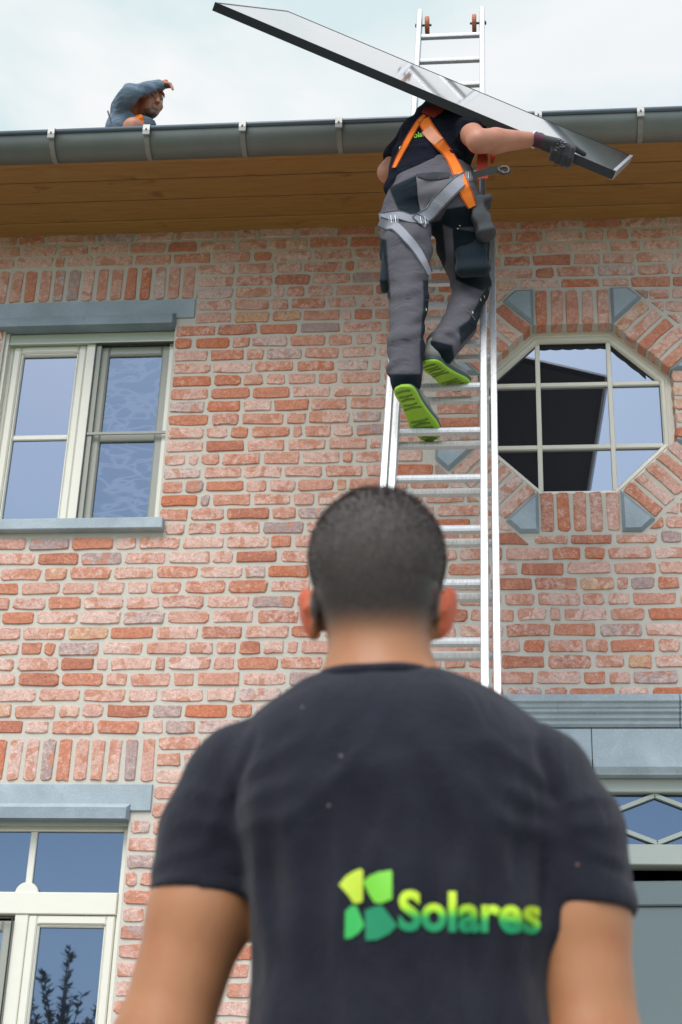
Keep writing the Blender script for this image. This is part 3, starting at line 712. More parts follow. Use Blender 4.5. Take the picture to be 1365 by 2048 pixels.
# ------------------------------------------------------------------ ladder
LDIR = Vector((0, .3629, .9319)); LN = Vector((0, -.9319, .3629))       # LN points to the camera
L0 = Vector((0, 6.02, 5.93))+Vector((0, .3629, .9319))*0
ladder = thing('ladder', 'tall aluminium extension ladder leaning on the gutter with the climber on its rungs', 'ladder', (-.206, 3.70, 0))
def lp(x, s, off=0): return Vector((x, L0.y, L0.z))+LDIR*s+LN*off
s_top = (6.855-L0.z)/LDIR.z; s_bot = (0.04-L0.z)/LDIR.z
FO = .012
for x in (-.366, -.0455):
    b = MB(); s0 = (1.9-L0.z)/LDIR.z; b.beam(lp(x, s0, FO), lp(x, s_top+.02, FO), .026, .062, ch=.003)
    b.beam(lp(x, s0, FO+.0325), lp(x, s_top+.02, FO+.0325), .006, .002)
    b.build('stile', MAT['alu'], ladder)
s_b2 = (4.95-L0.z)/LDIR.z
for x in (-.402, -.0085):
    b = MB(); b.beam(lp(x, s_bot, -.052), lp(x, s_b2, -.052), .026, .062, ch=.003); b.beam(lp(x, s_bot, -.0195), lp(x, s_b2, -.0195), .006, .002); b.build('stile', MAT['alu'], ladder)
rz_f = [6.632, 6.384, 6.145, 5.890, 5.64, 5.40, 5.155, 4.91, 4.672, 4.431, 4.190, 3.938, 3.693, 3.450, 3.204, 2.962, 2.718, 2.474, 2.23, 1.985]
def rung_prof(b, xa, xb, C, r):
    n = 12; V = []
    for x in (xa, xb):
        for k in range(n):
            a = 2*math.pi*k/n; rr = r*(1-.10*(k % 2)); V.append(Vector((x, C.y, C.z))+LN*math.cos(a)*rr+LDIR*math.sin(a)*rr)
    b.add(V, [(i, (i+1) % n, n+(i+1) % n, n+i) for i in range(n)])
r0 = None
for z in rz_f:
    s = (z-L0.z)/LDIR.z
    b = MB(); rung_prof(b, -.353, -.0585, lp(0, s, FO), .0165); b.build('rung', MAT['alu'], ladder)
for z in [4.672-.244*k for k in range(19)]:
    s = (z-L0.z)/LDIR.z; b = MB(); rung_prof(b, -.389, -.0215, lp(0, s, -.055), .0165); b.build('rung', MAT['alu'], ladder)
for x, d in ((-.366, 1), (-.0455, -1)):
    s = (6.758-L0.z)/LDIR.z; c = lp(x+d*.040, s, FO+.0)
    w = MB(); n = 20; V = []
    for xx, rr in ((-.011, .030), (-.011, .043), (-.005, .046), (.005, .046), (.011, .043), (.011, .030)):
        for k in range(n): a = 2*math.pi*k/n; V.append(c+Vector((xx, 0, 0))+LN*math.cos(a)*rr+LDIR*math.sin(a)*rr)
    F = [(i*n+k, i*n+(k+1) % n, (i+1)*n+(k+1) % n, (i+1)*n+k) for i in range(5) for k in range(n)]+[tuple(range(n)), tuple(5*n+k for k in range(n))[::-1]]
    w.add(V, F); wo = w.build('roller', MAT['roller'], ladder)
    w = MB(); w.tube([lp(x-d*.022, s, FO), lp(x+d*.062, s, FO)], .006, 8); w.tube([lp(x-d*.020, s, FO), lp(x-d*.014, s, FO)], .011, 8); w.build('bolt', MAT['steel'], wo)
for x in (-.402, -.0085):
    b = MB(); b.beam(lp(x, s_bot-.03, -.052), lp(x, s_bot+.06, -.052), .036, .074, ch=.004); b.build('foot', MAT['gasket'], ladder)

# ------------------------------------------------------------------ solar panel
PA = Vector((-1.1105, 4.8768, 5.570)); PB = Vector((-.9532, 5.7131, 6.3135)); PC = Vector((.6404, 6.0191, 5.6322)); PD = Vector((.4832, 5.1828, 4.8887))
PA, PB, PC, PD = [CAMP+(q-CAMP)*.987 for q in (PA, PB, PC, PD)]
pl = (PD-PA).normalized(); ps = (PB-PA).normalized(); pn = pl.cross(ps).normalized()
if pn.dot(CAMP-PA) < 0: pn = -pn
L_, W_ = 1.76*.987, 1.13*.987
PA = PA - pn*0.004
panel = thing('solar_panel', 'black framed solar panel carried slanting over the climbing worker\'s head', 'solar panel', PA)
def pp(a, c, d=0): return PA+pl*a+ps*c+pn*d
def pbox(b, a0, a1, c0, c1, d0, d1, mi=0):
    V = [pp(a, c, d) for a in (a0, a1) for c in (c0, c1) for d in (d0, d1)]
    b.add(V, [(0, 1, 3, 2), (4, 6, 7, 5), (0, 4, 5, 1), (2, 3, 7, 6), (0, 2, 6, 4), (1, 5, 7, 3)], mi)
b = MB(); TH = .035
pbox(b, 0, L_, 0, .010, -TH, 0); pbox(b, 0, L_, W_-.010, W_, -TH, 0); pbox(b, 0, .010, .010, W_-.010, -TH, 0); pbox(b, L_-.010, L_-.0005, .010, W_-.010, -TH, 0)
pbox(b, 0, L_, .010, .035, -TH, -TH+.002); pbox(b, 0, L_, W_-.035, W_-.010, -TH, -TH+.002)
b.build('frame', MAT['black_frame'], panel)
b = MB(); pbox(b, L_-.012, L_+.0015, 0, W_, -TH-.001, .0015); b.build('end_rail', MAT['lit_edge'], panel)
b = MB(); pbox(b, .010, L_-.012, .010, W_-.010, -.006, -.0015); gl = b.build('glass', MAT['panel_glass'], panel)
MAT['backsheet'] = simple('black_backsheet', (.075, .075, .085), .6); b = MB(); pbox(b, .012, L_-.012, .012, W_-.012, -.012, -.0075); b.build('backsheet', MAT['backsheet'], panel)

# ------------------------------------------------------------------ people: signed-distance bodies meshed with surface nets
class SDF:
    def __init__(s, k=.03): s.P = []; s.k = k; s.cuts = []; s.disp = None; s.lo = None
    def cap(s, A, B, ra, rb, side=None, k=None):
        """tapered capsule; ra, rb = radius or (a along side, b across)"""
        ra = ra if isinstance(ra, tuple) else (ra, ra); rb = rb if isinstance(rb, tuple) else (rb, rb)
        s.P.append(('c', np.array(A, float), np.array(B, float), ra, rb, np.array(side if side is not None else (1, 0, 0), float), s.k if k is None else k)); return s
    def chain(s, pts, rs, side=None, k=None):
        for i in range(len(pts)-1): s.cap(pts[i], pts[i+1], rs[i], rs[i+1], side, k)
        return s
    def ell(s, C, r, rot=None, k=None):
        s.P.append(('e', np.array(C, float), np.array(r, float), None if rot is None else np.array(rot.to_3x3()), s.k if k is None else k)); return s
    def box(s, C, h, rot=None, rad=.01, k=None):
        s.P.append(('b', np.array(C, float), np.array(h, float), None if rot is None else np.array(rot.to_3x3()), rad, s.k if k is None else k)); return s
    def cut(s, f): s.cuts.append(f); return s          # f(X) -> field to intersect with
    def bounds(s):
        lo = np.full(3, 1e9); hi = -lo
        for p in s.P:
            if p[0] == 'c':
                r = max(*p[3], *p[4])
                for q in (p[1], p[2]): lo = np.minimum(lo, q-r); hi = np.maximum(hi, q+r)
            else:
                r = max(p[2])*1.75 if p[0] == 'b' else max(p[2]); lo = np.minimum(lo, p[1]-r); hi = np.maximum(hi, p[1]+r)
        return lo, hi
    def ev(s, X):
        d = None
        for p in s.P:
            if p[0] == 'c':
                _, A, B, ra, rb, sd_, k = p
                w = B-A; L = np.linalg.norm(w)+1e-9; w = w/L; u = sd_-w*(sd_@w)
                if np.linalg.norm(u) < 1e-3: u = np.array([0, 1., 0])-w*w[1]
                u /= np.linalg.norm(u); v = np.cross(w, u)
                Q = X-A; pw = Q@w; t = np.clip(pw/L, 0, 1); ex = pw-t*L
                a = ra[0]+(rb[0]-ra[0])*t; b = ra[1]+(rb[1]-ra[1])*t; c = np.minimum(a, b)
                qu, qv = Q@u, Q@v
                k0 = np.sqrt((qu/a)**2+(qv/b)**2+(ex/c)**2); k1 = np.sqrt((qu/a**2)**2+(qv/b**2)**2+(ex/c**2)**2)+1e-9
                e = k0*(k0-1)/k1; e = np.where(k0 < 1e-3, -c, e)
            elif p[0] == 'e':
                _, C, r, rot, k = p; Q = X-C
                if rot is not None: Q = Q@rot
                k0 = np.sqrt(((Q/r)**2).sum(-1)); k1 = np.sqrt(((Q/r**2)**2).sum(-1))+1e-9; e = np.where(k0 < 1e-3, -min(r), k0*(k0-1)/k1)
            else:
                _, C, h, rot, rad, k = p; Q = X-C
                if rot is not None: Q = Q@rot
                q = np.abs(Q)-(h-rad); e = np.sqrt((np.maximum(q, 0)**2).sum(-1))+np.minimum(q.max(-1), 0)-rad
            if d is None: d = e
            else:
                h_ = np.clip(.5+.5*(d-e)/max(k, 1e-5), 0, 1); d = d+(e-d)*h_-k*h_*(1-h_)
        if s.disp is not None: d = d+s.disp(X)
        for f in s.cuts: d = np.maximum(d, f(X))
        return d
    def mesh(s, h=.008, pad=.02):
        lo, hi = s.bounds(); lo = lo-pad; hi = hi+pad
        n = np.ceil((hi-lo)/h).astype(int)+1
        ax = [lo[i]+h*np.arange(n[i]) for i in range(3)]
        G = np.empty(tuple(n), np.float32)
        for i0 in range(0, n[0], 24):
            X = np.stack(np.meshgrid(ax[0][i0:i0+24], ax[1], ax[2], indexing='ij'), -1).reshape(-1, 3)
            G[i0:i0+24] = s.ev(X).reshape(-1, n[1], n[2])
        return nets(G, lo, h)
def nets(G, lo, h):
    n = np.array(G.shape); ins = G < 0
    acc = np.zeros((*(n-1), 3), np.float32); cnt = np.zeros(tuple(n-1), np.int16)
    sl = [slice(0, -1), slice(1, None)]
    for ax in range(3):
        o = [i for i in range(3) if i != ax]
        for a in (0, 1):
            for b in (0, 1):
                i0 = [None]*3; i1 = [None]*3; i0[ax] = sl[0]; i1[ax] = sl[1]; i0[o[0]] = i1[o[0]] = sl[a]; i0[o[1]] = i1[o[1]] = sl[b]
                A, B = G[tuple(i0)], G[tuple(i1)]; m = (A < 0) != (B < 0)
                t = np.where(m, A/np.where(m, A-B, 1), 0)
                acc[..., ax] += np.where(m, t, 0); acc[..., o[0]] += np.where(m, a, 0); acc[..., o[1]] += np.where(m, b, 0); cnt += m
    m = cnt > 0; idx = np.full(tuple(n-1), -1, np.int64); idx[m] = np.arange(m.sum())
    cells = np.argwhere(m); V = lo+h*(cells+acc[m]/cnt[m][:, None])
    F = []
    for ax in range(3):
        o = [i for i in range(3) if i != ax]; i0 = [slice(None)]*3; i1 = [slice(None)]*3
        i0[ax] = slice(0, -1); i1[ax] = slice(1, None); A, B = ins[tuple(i0)], ins[tuple(i1)]
        e = np.argwhere(A != B); ok = (e[:, o[0]] > 0) & (e[:, o[1]] > 0) & (e[:, o[0]] < n[o[0]]-1) & (e[:, o[1]] < n[o[1]]-1); e = e[ok]
        flip = A[tuple(e.T)]
        def c(da, db):
            q = e.copy(); q[:, o[0]] -= da; q[:, o[1]] -= db; return idx[tuple(q.T)]
        q = np.stack([c(1, 1), c(0, 1), c(0, 0), c(1, 0)], 1)
        if ax == 1: flip = ~flip
        q[~flip] = q[~flip][:, ::-1]; F.append(q)
    return V, np.concatenate(F)
def from_sdf(name, s, h, mat, parent, zone=None, smooth_it=1):
    V, F = s.mesh(h)
    off = Vector((0, 0, 0)); p = parent
    while p is not None: off += p.location; p = p.parent
    me = bpy.data.meshes.new(name); nv, nf = len(V), len(F)
    me.vertices.add(nv); me.loops.add(nf*4); me.polygons.add(nf)
    if smooth_it:
        for _ in range(smooth_it):
            S = np.zeros_like(V); C = np.zeros(nv)
            for a in range(4):
                np.add.at(S, F[:, a], V[F[:, (a+1) % 4]]+V[F[:, (a-1) % 4]]); np.add.at(C, F[:, a], 2)
            V = V*.5+.5*S/np.maximum(C, 1)[:, None]
    me.vertices.foreach_set('co', (V-np.array(off)).astype(np.float32).ravel()); me.loops.foreach_set('vertex_index', F.astype(np.int32).ravel())
    me.polygons.foreach_set('loop_start', np.arange(0, nf*4, 4, dtype=np.int32)); me.polygons.foreach_set('loop_total', np.full(nf, 4, dtype=np.int32))
    me.polygons.foreach_set('use_smooth', np.ones(nf, bool)); me.update(calc_edges=True); me.validate()
    o = link(name, me, mat, parent)
    a = me.attributes.new('zone', 'FLOAT', 'POINT')
    z = zone(V) if zone is not None else np.full(len(V), -1. if 'skin' not in mat.name else 0.)
    if len(me.vertices) == len(z): a.data.foreach_set('value', z.astype(np.float32))
    o['_'] = 0; del o['_']
    return o, (V, F)
def bvh(VF): return BVHTree.FromPolygons([tuple(v) for v in VF[0]], [tuple(int(i) for i in f) for f in VF[1]])
def hit(tree, px, py):
    d = ray(px, py).normalized(); h = tree.ray_cast(CAMP, d)
    return (h[0], h[1]) if h[0] is not None else None
def topx_np(V):
    q = V-np.array(CAMP); w = q@np.array(FW); return 682.5+FPX*(q@np.array(RT))/w, 1024-FPX*(q@np.array(UP))/w
def in_poly(V, poly):
    """signed px distance (positive inside) of vertices to a garment colour zone outline"""
    x, y = topx_np(V); n = len(poly); ins = np.zeros(len(x), bool); dm = np.full(len(x), 1e9)
    for i in range(n):
        (x0, y0), (x1, y1) = poly[i-1], poly[i]
        c = ((y0 > y) != (y1 > y)) & (x < (x1-x0)*(y-y0)/((y1-y0) or 1e-9)+x0); ins ^= c
        dx, dy = x1-x0, y1-y0; t = np.clip(((x-x0)*dx+(y-y0)*dy)/(dx*dx+dy*dy+1e-9), 0, 1); dm = np.minimum(dm, np.hypot(x-x0-t*dx, y-y0-t*dy))
    return np.where(ins, dm, -dm)
def strap(name, pts, nrm, w, mat, parent, th=.003, lift=.006, sub=6, extra=None):
    """webbing ribbon along a smoothed path lying on a surface"""
    P = [Vector(p) for p in pts]; Nn = [Vector(n).normalized() for n in nrm]; Q = []; M_ = []
    for i in range(len(P)-1):
        p0, p1, p2, p3 = P[max(i-1, 0)], P[i], P[i+1], P[min(i+2, len(P)-1)]
        for k in range(sub):
            t = k/sub; Q.append(.5*((2*p1)+(p2-p0)*t+(2*p0-5*p1+4*p2-p3)*t*t+(3*p1-p0-3*p2+p3)*t**3)); M_.append(Nn[i].lerp(Nn[i+1], t).normalized())
    Q.append(P[-1]); M_.append(Nn[-1]); b = MB(); V = []
    W = w if isinstance(w, (list, tuple)) else [w]*len(P)
    for i, (q, nn) in enumerate(zip(Q, M_)):
        d = (Q[min(i+1, len(Q)-1)]-Q[max(i-1, 0)]).normalized(); s = d.cross(nn).normalized(); f = i/sub; j = min(int(f), len(P)-2); ww = W[j]+(W[j+1]-W[j])*(f-j) if len(P) > 1 else W[0]
        c = q+nn*lift; V += [c-s*ww/2, c+s*ww/2, c+s*ww/2-nn*th, c-s*ww/2-nn*th]
    n = len(Q); F = [(4*i+k, 4*i+(k+1) % 4, 4*i+4+(k+1) % 4, 4*i+4+k) for i in range(n-1) for k in range(4)]+[(3, 2, 1, 0), (4*n-4, 4*n-3, 4*n-2, 4*n-1)]
    b.add(V, F); o = b.build(name, mat, parent); return o, Q, M_
def strap_on(name, tree, pxs, w, mat, parent, fall=None, lift=.007, **k):
    P = []; Nn = []
    for q in pxs:
        h = hit(tree, q[0], q[1]) if len(q) == 2 else None
        if h is None:
            Y = q[2] if len(q) > 2 else fall; P.append(at(q[0], q[1], Y)); Nn.append((CAMP-P[-1]).normalized())
        else: P.append(h[0]); Nn.append((h[1]*.6+(CAMP-h[0]).normalized()*.4).normalized())
    edge = k.pop('edge', None); res = strap(name, P, Nn, w, mat, parent, lift=lift, **k)
    if edge is not None:
        o_, Q, M_ = res; W = w if isinstance(w, (list, tuple)) else [w]*len(P); sub = k.get('sub', 6)
        for sg in (-1, 1):
            L_p = []
            for i in range(len(Q)):
                d = (Q[min(i+1, len(Q)-1)]-Q[max(i-1, 0)]).normalized(); s_ = d.cross(M_[i]).normalized(); f = i/sub; j = min(int(f), len(P)-2); ww = W[j]+(W[j+1]-W[j])*(f-j)
                L_p.append(Q[i]+s_*sg*ww*.44)
            strap('stitching', L_p, M_, .003, edge, o_, th=.001, lift=lift+.0016, sub=1)
    return res
def sm(x, a, b):
    t = np.clip((x-a)/(b-a), 0, 1); return t*t*(3-2*t)

# ---------- the man in the foreground, seen from behind
MY = 1.80
man = thing('person', 'man in the foreground seen from behind, cropped dark hair, charcoal t-shirt with green lettering', 'person', (-.13, MY, .03))
B = SDF(.03); v = lambda x, y, z: Vector((x, MY+y, z))
B.ell(v(-.147, .005, 1.630), (.076, .095, .092), k=.02)                # cranium
B.ell(v(-.147, -.035, 1.605), (.0735, .064, .072), k=.02)                # occiput
B.ell(v(-.146, .045, 1.575), (.058, .060, .070), k=.03)                # face
B.ell(v(-.146, .102, 1.585), (.011, .016, .024), k=.012)               # nose
B.cap(v(-.172, .088, 1.615), v(-.120, .088, 1.615), .010, .010, k=.012)  # brow
B.cap(v(-.158, .100, 1.548), v(-.134, .100, 1.548), .007, .007, k=.008)  # mouth
B.ell(v(-.146, .085, 1.515), (.024, .022, .020), k=.02)               # chin
B.cap(v(-.144, -.012, 1.575), v(-.141, -.006, 1.44), (.0590, .056), (.063, .060), k=.03)
B.cap(v(-.20, -.01, 1.385), v(-.05, -.01, 1.385), .050, .050, k=.03)
B.cap(v(-.135, 0, 1.38), v(-.11, 0, 1.05), (.165, .10), (.145, .095), k=.05)
B.cap(v(-.11, 0, 1.05), v(-.11, 0, .92), (.145, .10), (.150, .11), k=.05)
armL = [v(-.305, -.01, 1.345), v(-.336, -.012, 1.20), v(-.366, -.02, 1.06), v(-.385, .04, .84), v(-.382, .07, .77)]
armR = [v(.043, -.01, 1.345), v(.080, -.012, 1.20), v(.092, -.02, 1.06), v(.112, .04, .84), v(.110, .07, .77)]
for A in (armL, armR): B.chain(A, [.050, .0545, .049, .031, .030], k=.02)
for s, A in ((-1, armL), (1, armR)):
    w = A[-1]; B.cap(w, w+Vector((0, .012, -.075)), (.020, .036), (.016, .042), side=(1, 0, 0), k=.012)
    for i in range(4):
        b0 = w+Vector((0, -.022+.018*i, -.080)); L = (.060, .070, .066, .052)[i]
        B.chain([b0, b0+Vector((-s*.008, .002, -L*.5)), b0+Vector((-s*.022, .002, -L))], [.0095, .0085, .0065], k=.004)
    b0 = w+Vector((-s*.005, .040, -.03)); B.chain([b0, b0+Vector((-s*.012, .022, -.032)), b0+Vector((-s*.018, .024, -.06))], [.012, .010, .008], k=.008)
for s in (-1, 1): B.chain([v(-.11+s*.09, 0, .90), v(-.11+s*.10, .02, .50), v(-.11+s*.11, -.01, .11)], [.085, .058, .042], k=.03)
# ears
for s, ex in ((-1, -.2300), (1, -.0625)):
    c = v(ex, -.004, 1.566); rot = Matrix.Rotation(R(s*14), 3, 'Y') @ Matrix.Rotation(R(-s*32), 3, 'Z')
    B.ell(c, (.0070, .020, .034), rot, k=.006); B.cap(c+Vector((-s*.012, .010, -.012)), c+Vector((-s*.006, .004, .012)), .009, .009, k=.008)
    B.cap(c+Vector((s*.004, -.010, .022)), c+Vector((s*.001, -.016, -.006)), .0048, .0042, k=.005)
    B.cap(c+Vector((-s*.006, .004, -.020)), c+Vector((-s*.010, .006, -.030)), .0075, .0065, k=.006)
def zoneB(V):
    x, y, z = V[:, 0]+.1465, V[:, 1]-MY, V[:, 2]
    ear = (np.abs(x) > .0775) & (z > 1.51) & (z < 1.61)
    line = 1.531-.012*np.cos(x*26)+ .9*np.maximum(0, y+.02)*.6             # nape hairline, higher at the front
    hair = sm(z, line-.018, line+.028)*(y < .07)*(z > 1.5)
    front = sm(z, 1.645, 1.66); hair = np.where(y > .06, front, hair)
    n = 1-.35*sm(z, 1.56, 1.50)
    return np.where(ear, .95, -hair)
body, VFb = from_sdf('body', B, .0065, MAT['skin_tan'], man, zoneB, 1)
# hair: cropped strands over a thin cap
H = SDF(.02)
H.ell(v(-.147, .005, 1.626), (.0795, .098, .0925), k=.02); H.ell(v(-.147, -.037, 1.609), (.0775, .066, .074), k=.02)
def hair_cut(X):
    x, y, z = X[:, 0]+.147, X[:, 1]-MY, X[:, 2]
    line = 1.566+.006*np.cos(x*50)+.55*np.maximum(0, y+.03)
    return line-z
H.cut(hair_cut); H.disp = lambda X: .0012*np.sin(X[:, 0]*310+X[:, 2]*190)*np.sin(X[:, 1]*270-X[:, 2]*240)-.006*sm(X[:, 2], 1.60, 1.68)+.0035*(1-sm(X[:, 2], 1.57, 1.62))
hair, VFh = from_sdf('hair', H, .005, MAT['hair'], man)
tb = bvh(VFh); tbody = bvh(VFb); sb = MB(); rg = random.Random(3)
SV = []; SF = []
for i in range(15000):
    u = rg.uniform(-1, 1); a = rg.uniform(0, 2*math.pi); d = Vector((math.sqrt(1-u*u)*math.cos(a), math.sqrt(1-u*u)*math.sin(a), u))
    o_ = v(-.147, 0, 1.625); h = tb.ray_cast(o_+d*.3, -d); fade = 1
    if h[0] is None or h[0].z < 1.57:
        h = tbody.ray_cast(o_+d*.3, -d)
        if h[0] is None or h[0].z < 1.518+.03*rg.random() or h[0].y > MY+.0: continue
        x_ = h[0].x+.147
        if abs(x_) > .076: continue
        fade = .35
    nn = h[1]; g = Vector((rg.gauss(0, .4), rg.gauss(0, .4)-.2, rg.gauss(0, .4)-.5)); top = min(1, max(0, (h[0].z-1.60)/.10))
    L = (.0035+.005*top)*fade*rg.uniform(.7, 1.3); dd = (nn*(1.0+.3*top)+g*.8).normalized(); s_ = dd.cross(nn if abs(dd.dot(nn)) < .98 else Vector((1, 0, 0))).normalized()*.0006
    p = h[0]-nn*.001; b_ = len(SV); SV += [p-s_, p+s_, p+dd*L]; SF.append((b_, b_+1, b_+2))
MAT['strand'] = simple('hair_strands', (.055, .043, .036), .5, var=.5, sc=90, bmp=0)
o = put('hair_strands', SV, SF, MAT['strand'], hair); o['kind'] = 'stuff'
# t-shirt
S = SDF(.035)
S.cap(v(-.142, -.004, 1.398), v(-.128, 0, 1.345), (.10, .085), (.19, .125), k=.03)
S.cap(v(-.222, -.012, 1.392), v(-.055, -.012, 1.390), .064, .064, k=.03)
S.cap(v(-.290, -.010, 1.352), v(.035, -.010, 1.352), (.066, .066), (.066, .066), k=.04)
S.chain([v(-.125, .0, 1.36), v(-.112, .0, 1.20), v(-.110, .005, 1.05), v(-.108, .005, .90)], [(.178, .125), (.168, .122), (.170, .120), (.176, .128)], k=.03)
for sx in (-.21, -.05): S.ell(v(sx, -.075, 1.33), (.075, .040, .095), k=.04)
Ls = [v(-.302, -.010, 1.345), v(-.324, -.012, 1.29), v(-.337, -.014, 1.205)]
Rs = [v(.045, -.010, 1.342), v(.072, -.012, 1.29), v(.0855, -.014, 1.195)]
S.cap(v(-.198, -.010, 1.423), v(-.082, -.010, 1.421), .050, .050, k=.03)
S.chain(Ls, [.064, .0615, .0600], k=.014); S.chain(Rs, [.064, .0630, .0610], k=.014)
def folds(X):
    x, y, z = X[:, 0], X[:, 1]-MY, X[:, 2]; d = np.zeros(len(x)); back = (1-sm(y, -.06, .02))
    low = 1-sm(z, 1.22, 1.38)
    for cx, wd, amp, sl in ((-.222, .020, .0075, .10), (-.170, .013, .0045, .16), (-.035, .015, .0085, -.17), (.000, .013, .0075, -.22), (.030, .013, .0090, -.26), (.055, .010, .006, -.3), (-.262, .016, .008, .2), (-.098, .018, .003, -.03)):
        u = (x-cx-sl*(1.25-z)*.5+.004*np.sin(z*31+cx*90))/wd; d -= 1.35*amp*np.exp(-u*u)*back*low
    # pull lines from the armpits
    for sx, ax in ((-1, -.29), (1, .06)):
        for k_, (zz, sl) in enumerate(((1.325, .55), (1.30, .25), (1.275, .05))):
            dx = (x-ax)*-sx; u = (z-zz-sl*dx)/.010; d -= .0035*np.exp(-u*u)*sm(dx, -.01, .015)*(1-sm(dx, .04, .11))*back
            dx2 = (x-ax)*sx; u = (z-(zz-.02)-(.35-.2*k_)*dx2)/.009; d -= .0035*np.exp(-u*u)*sm(dx2, .0, .02)*(1-sm(dx2, .04, .085))
    # hem stitching on sleeves
    d += .0018*np.exp(-((z-1.232+.02*np.where(x > -.13, 1, 0))/.0016)**2)*((x < -.27) | (x > .09))
    # sleeve seams
    for ax, sx in ((-.286, -1), (.044, 1)):
        u = (x-ax-sx*.15*(1.40-z)*(z < 1.40)*-1*.4)/.0022; d += .0022*np.exp(-u*u)*sm(z, 1.28, 1.32)
    for ax, sx in ((-.283, -1), (.050, 1)):
        u = (x-ax-sx*.010*np.sin(z*40))/.006; d += .0045*np.exp(-u*u)*(1-sm(z, 1.36, 1.41))*back*sm(z, 1.27, 1.31)
        u = (x-ax-sx*.020-sx*.25*(1.33-z))/.008; d -= .003*np.exp(-u*u)*sm(z, 1.24, 1.27)*(1-sm(z, 1.33, 1.37))*back
        u = (z-1.262-.30*(x-ax)*-sx)/.007; d += .0035*np.exp(-u*u)*sm((x-ax)*sx, .005, .02)*back
    for cx, cz, sl, L in ((-.20, 1.30, .9, .05), (-.16, 1.34, 1.6, .05), (-.07, 1.33, -1.8, .06), (-.02, 1.30, -.9, .05), (-.13, 1.25, 2.5, .05)):
        tx, tz = 1/math.hypot(1, sl), sl/math.hypot(1, sl); a_ = (x-cx)*tx+(z-cz)*tz; b_ = -(x-cx)*tz+(z-cz)*tx
        d -= .0035*np.exp(-(b_/.009)**2-(a_/L)**2)*back
    d += .0012*np.sin(x*37+z*23)*np.sin(z*41-x*11)+.0008*np.sin(x*90+z*55)
    return d
S.disp = folds
def scut(X):
    x, y, z = X[:, 0], X[:, 1]-MY, X[:, 2]
    sleeve_L = (x < -.268-.0*z); c = np.full(len(x), -1.)
    # sleeve hems, slightly tilted
    tl = (1.2165-.10*(x+.34))-z; c = np.where((x < -.272) & (z < 1.30), np.maximum(c, tl), c)
    tr_ = (1.204)-z; c = np.where((x > .062) & (z < 1.30) & ~((y > -.2) & (x < .075) & (z < 1.12)), np.maximum(c, tr_), c)
    # neck opening
    nx, ny = (x+.1415)/.0655, (y+.006)/.066; r = np.sqrt(nx*nx+ny*ny); c = np.maximum(c, np.where(z > 1.40, (1-r)*.07, -1))
    c = np.maximum(c, z-(1.486-.010*((x+.142)/.07)**2+.0*y-.45*np.maximum(0, y+.0)))  if False else c
    return c
S.cut(scut)
tee, VFt = from_sdf('tshirt', S, .0055, MAT['tee'], man, None, 1)
# collar rib
b = MB(); P = []
tt = bvh(VFt)
for i in range(48):
    a = 2*math.pi*i/48; dx, dy = math.cos(a)*.0675, math.sin(a)*.068; x_, y_ = -.1415+dx, MY-.006+dy
    h = tt.ray_cast(Vector((x_+dx*.06, y_+dy*.06, 1.7)), Vector((0, 0, -1))); z_ = h[0].z if h[0] is not None else 1.46
    P.append(Vector((x_, y_, min(z_, 1.472)+.001)))
zs_ = [p.z for p in P]
for i in range(48): P[i].z = sum(zs_[(i+j) % 48] for j in range(-4, 5))/9
rad = [.0085]*49; b.tube(P+[P[0]], rad, 10, cap=False); b.build('collar', MAT['tee'], tee, True)
# printed logo
def decal(name, V, F, tree, mat, parent, lift=.0015, sub=True):
    """V: list of (px,py) drawn on the cloth as seen by the camera, laid on the surface"""
    bm = bmesh.new(); vs = [bm.verts.new((x, -y, 0)) for x, y in V]
    for f in F:
        try: bm.faces.new([vs[i] for i in f])
        except ValueError: pass
    bmesh.ops.triangulate(bm, faces=bm.faces[:])
    for _ in range(4):
        e = [e for e in bm.edges if e.calc_length() > 9]
        if not e: break
        bmesh.ops.subdivide_edges(bm, edges=e, cuts=1); bmesh.ops.triangulate(bm, faces=bm.faces[:])
    P = []; ok = True
    for q in bm.verts:
        h = hit(tree, q.co.x, -q.co.y)
        P.append(h[0]+h[1]*lift if h else None)
    Fs = [tuple(v_.index for v_ in f.verts) for f in bm.faces] if not bm.verts.index_update() else []
    Fs = [f for f in Fs if all(P[i] is not None for i in f)]; P = [p or Vector((0, 0, 0)) for p in P]; bm.free()
    used = sorted({i for f in Fs for i in f}); mp_ = {i: k for k, i in enumerate(used)}
    return put(name, [P[i] for i in used], [tuple(mp_[i] for i in f) for f in Fs], mat, parent, True)
def text_mesh(body, size, bold):
    cu = bpy.data.curves.new('t', 'FONT'); cu.body = body; cu.size = size; cu.offset = bold; cu.resolution_u = 5; cu.space_character = 1.02
    o = bpy.data.objects.new('t', cu); COL.objects.link(o); dg = bpy.context.evaluated_depsgraph_get(); dg.update(); me = bpy.data.meshes.new_from_object(o.evaluated_get(dg))
    V = [(v_.co.x, v_.co.y) for v_ in me.vertices]; F = [tuple(p.vertices) for p in me.polygons]
    bpy.data.objects.remove(o); bpy.data.curves.remove(cu); bpy.data.meshes.remove(me); return V, F
def fit_text(body, corners, bold=.035):
    """place text in the px quad: baseline-left, baseline-right, cap height"""
    V, F = text_mesh(body, 1, bold); x0, x1 = min(p[0] for p in V), max(p[0] for p in V); y1 = max(p[1] for p in V)
    (ax, ay), (bx, by), hh, h2 = corners
    return [(ax+(bx-ax)*(x-x0)/(x1-x0), ay+(by-ay)*(x-x0)/(x1-x0)-y/y1*(hh+(h2-hh)*(x-x0)/(x1-x0))) for x, y in V], F
MAT['logo'] = logo('green_logo_print', at(900, 1868, MY-.13).z, at(900, 1782, MY-.13).z)
V_, F_ = fit_text('Solares', ((798, 1858), (1080, 1864), 78, 76)); decal('logo_lettering', V_, F_, tt, MAT['logo'], tee)
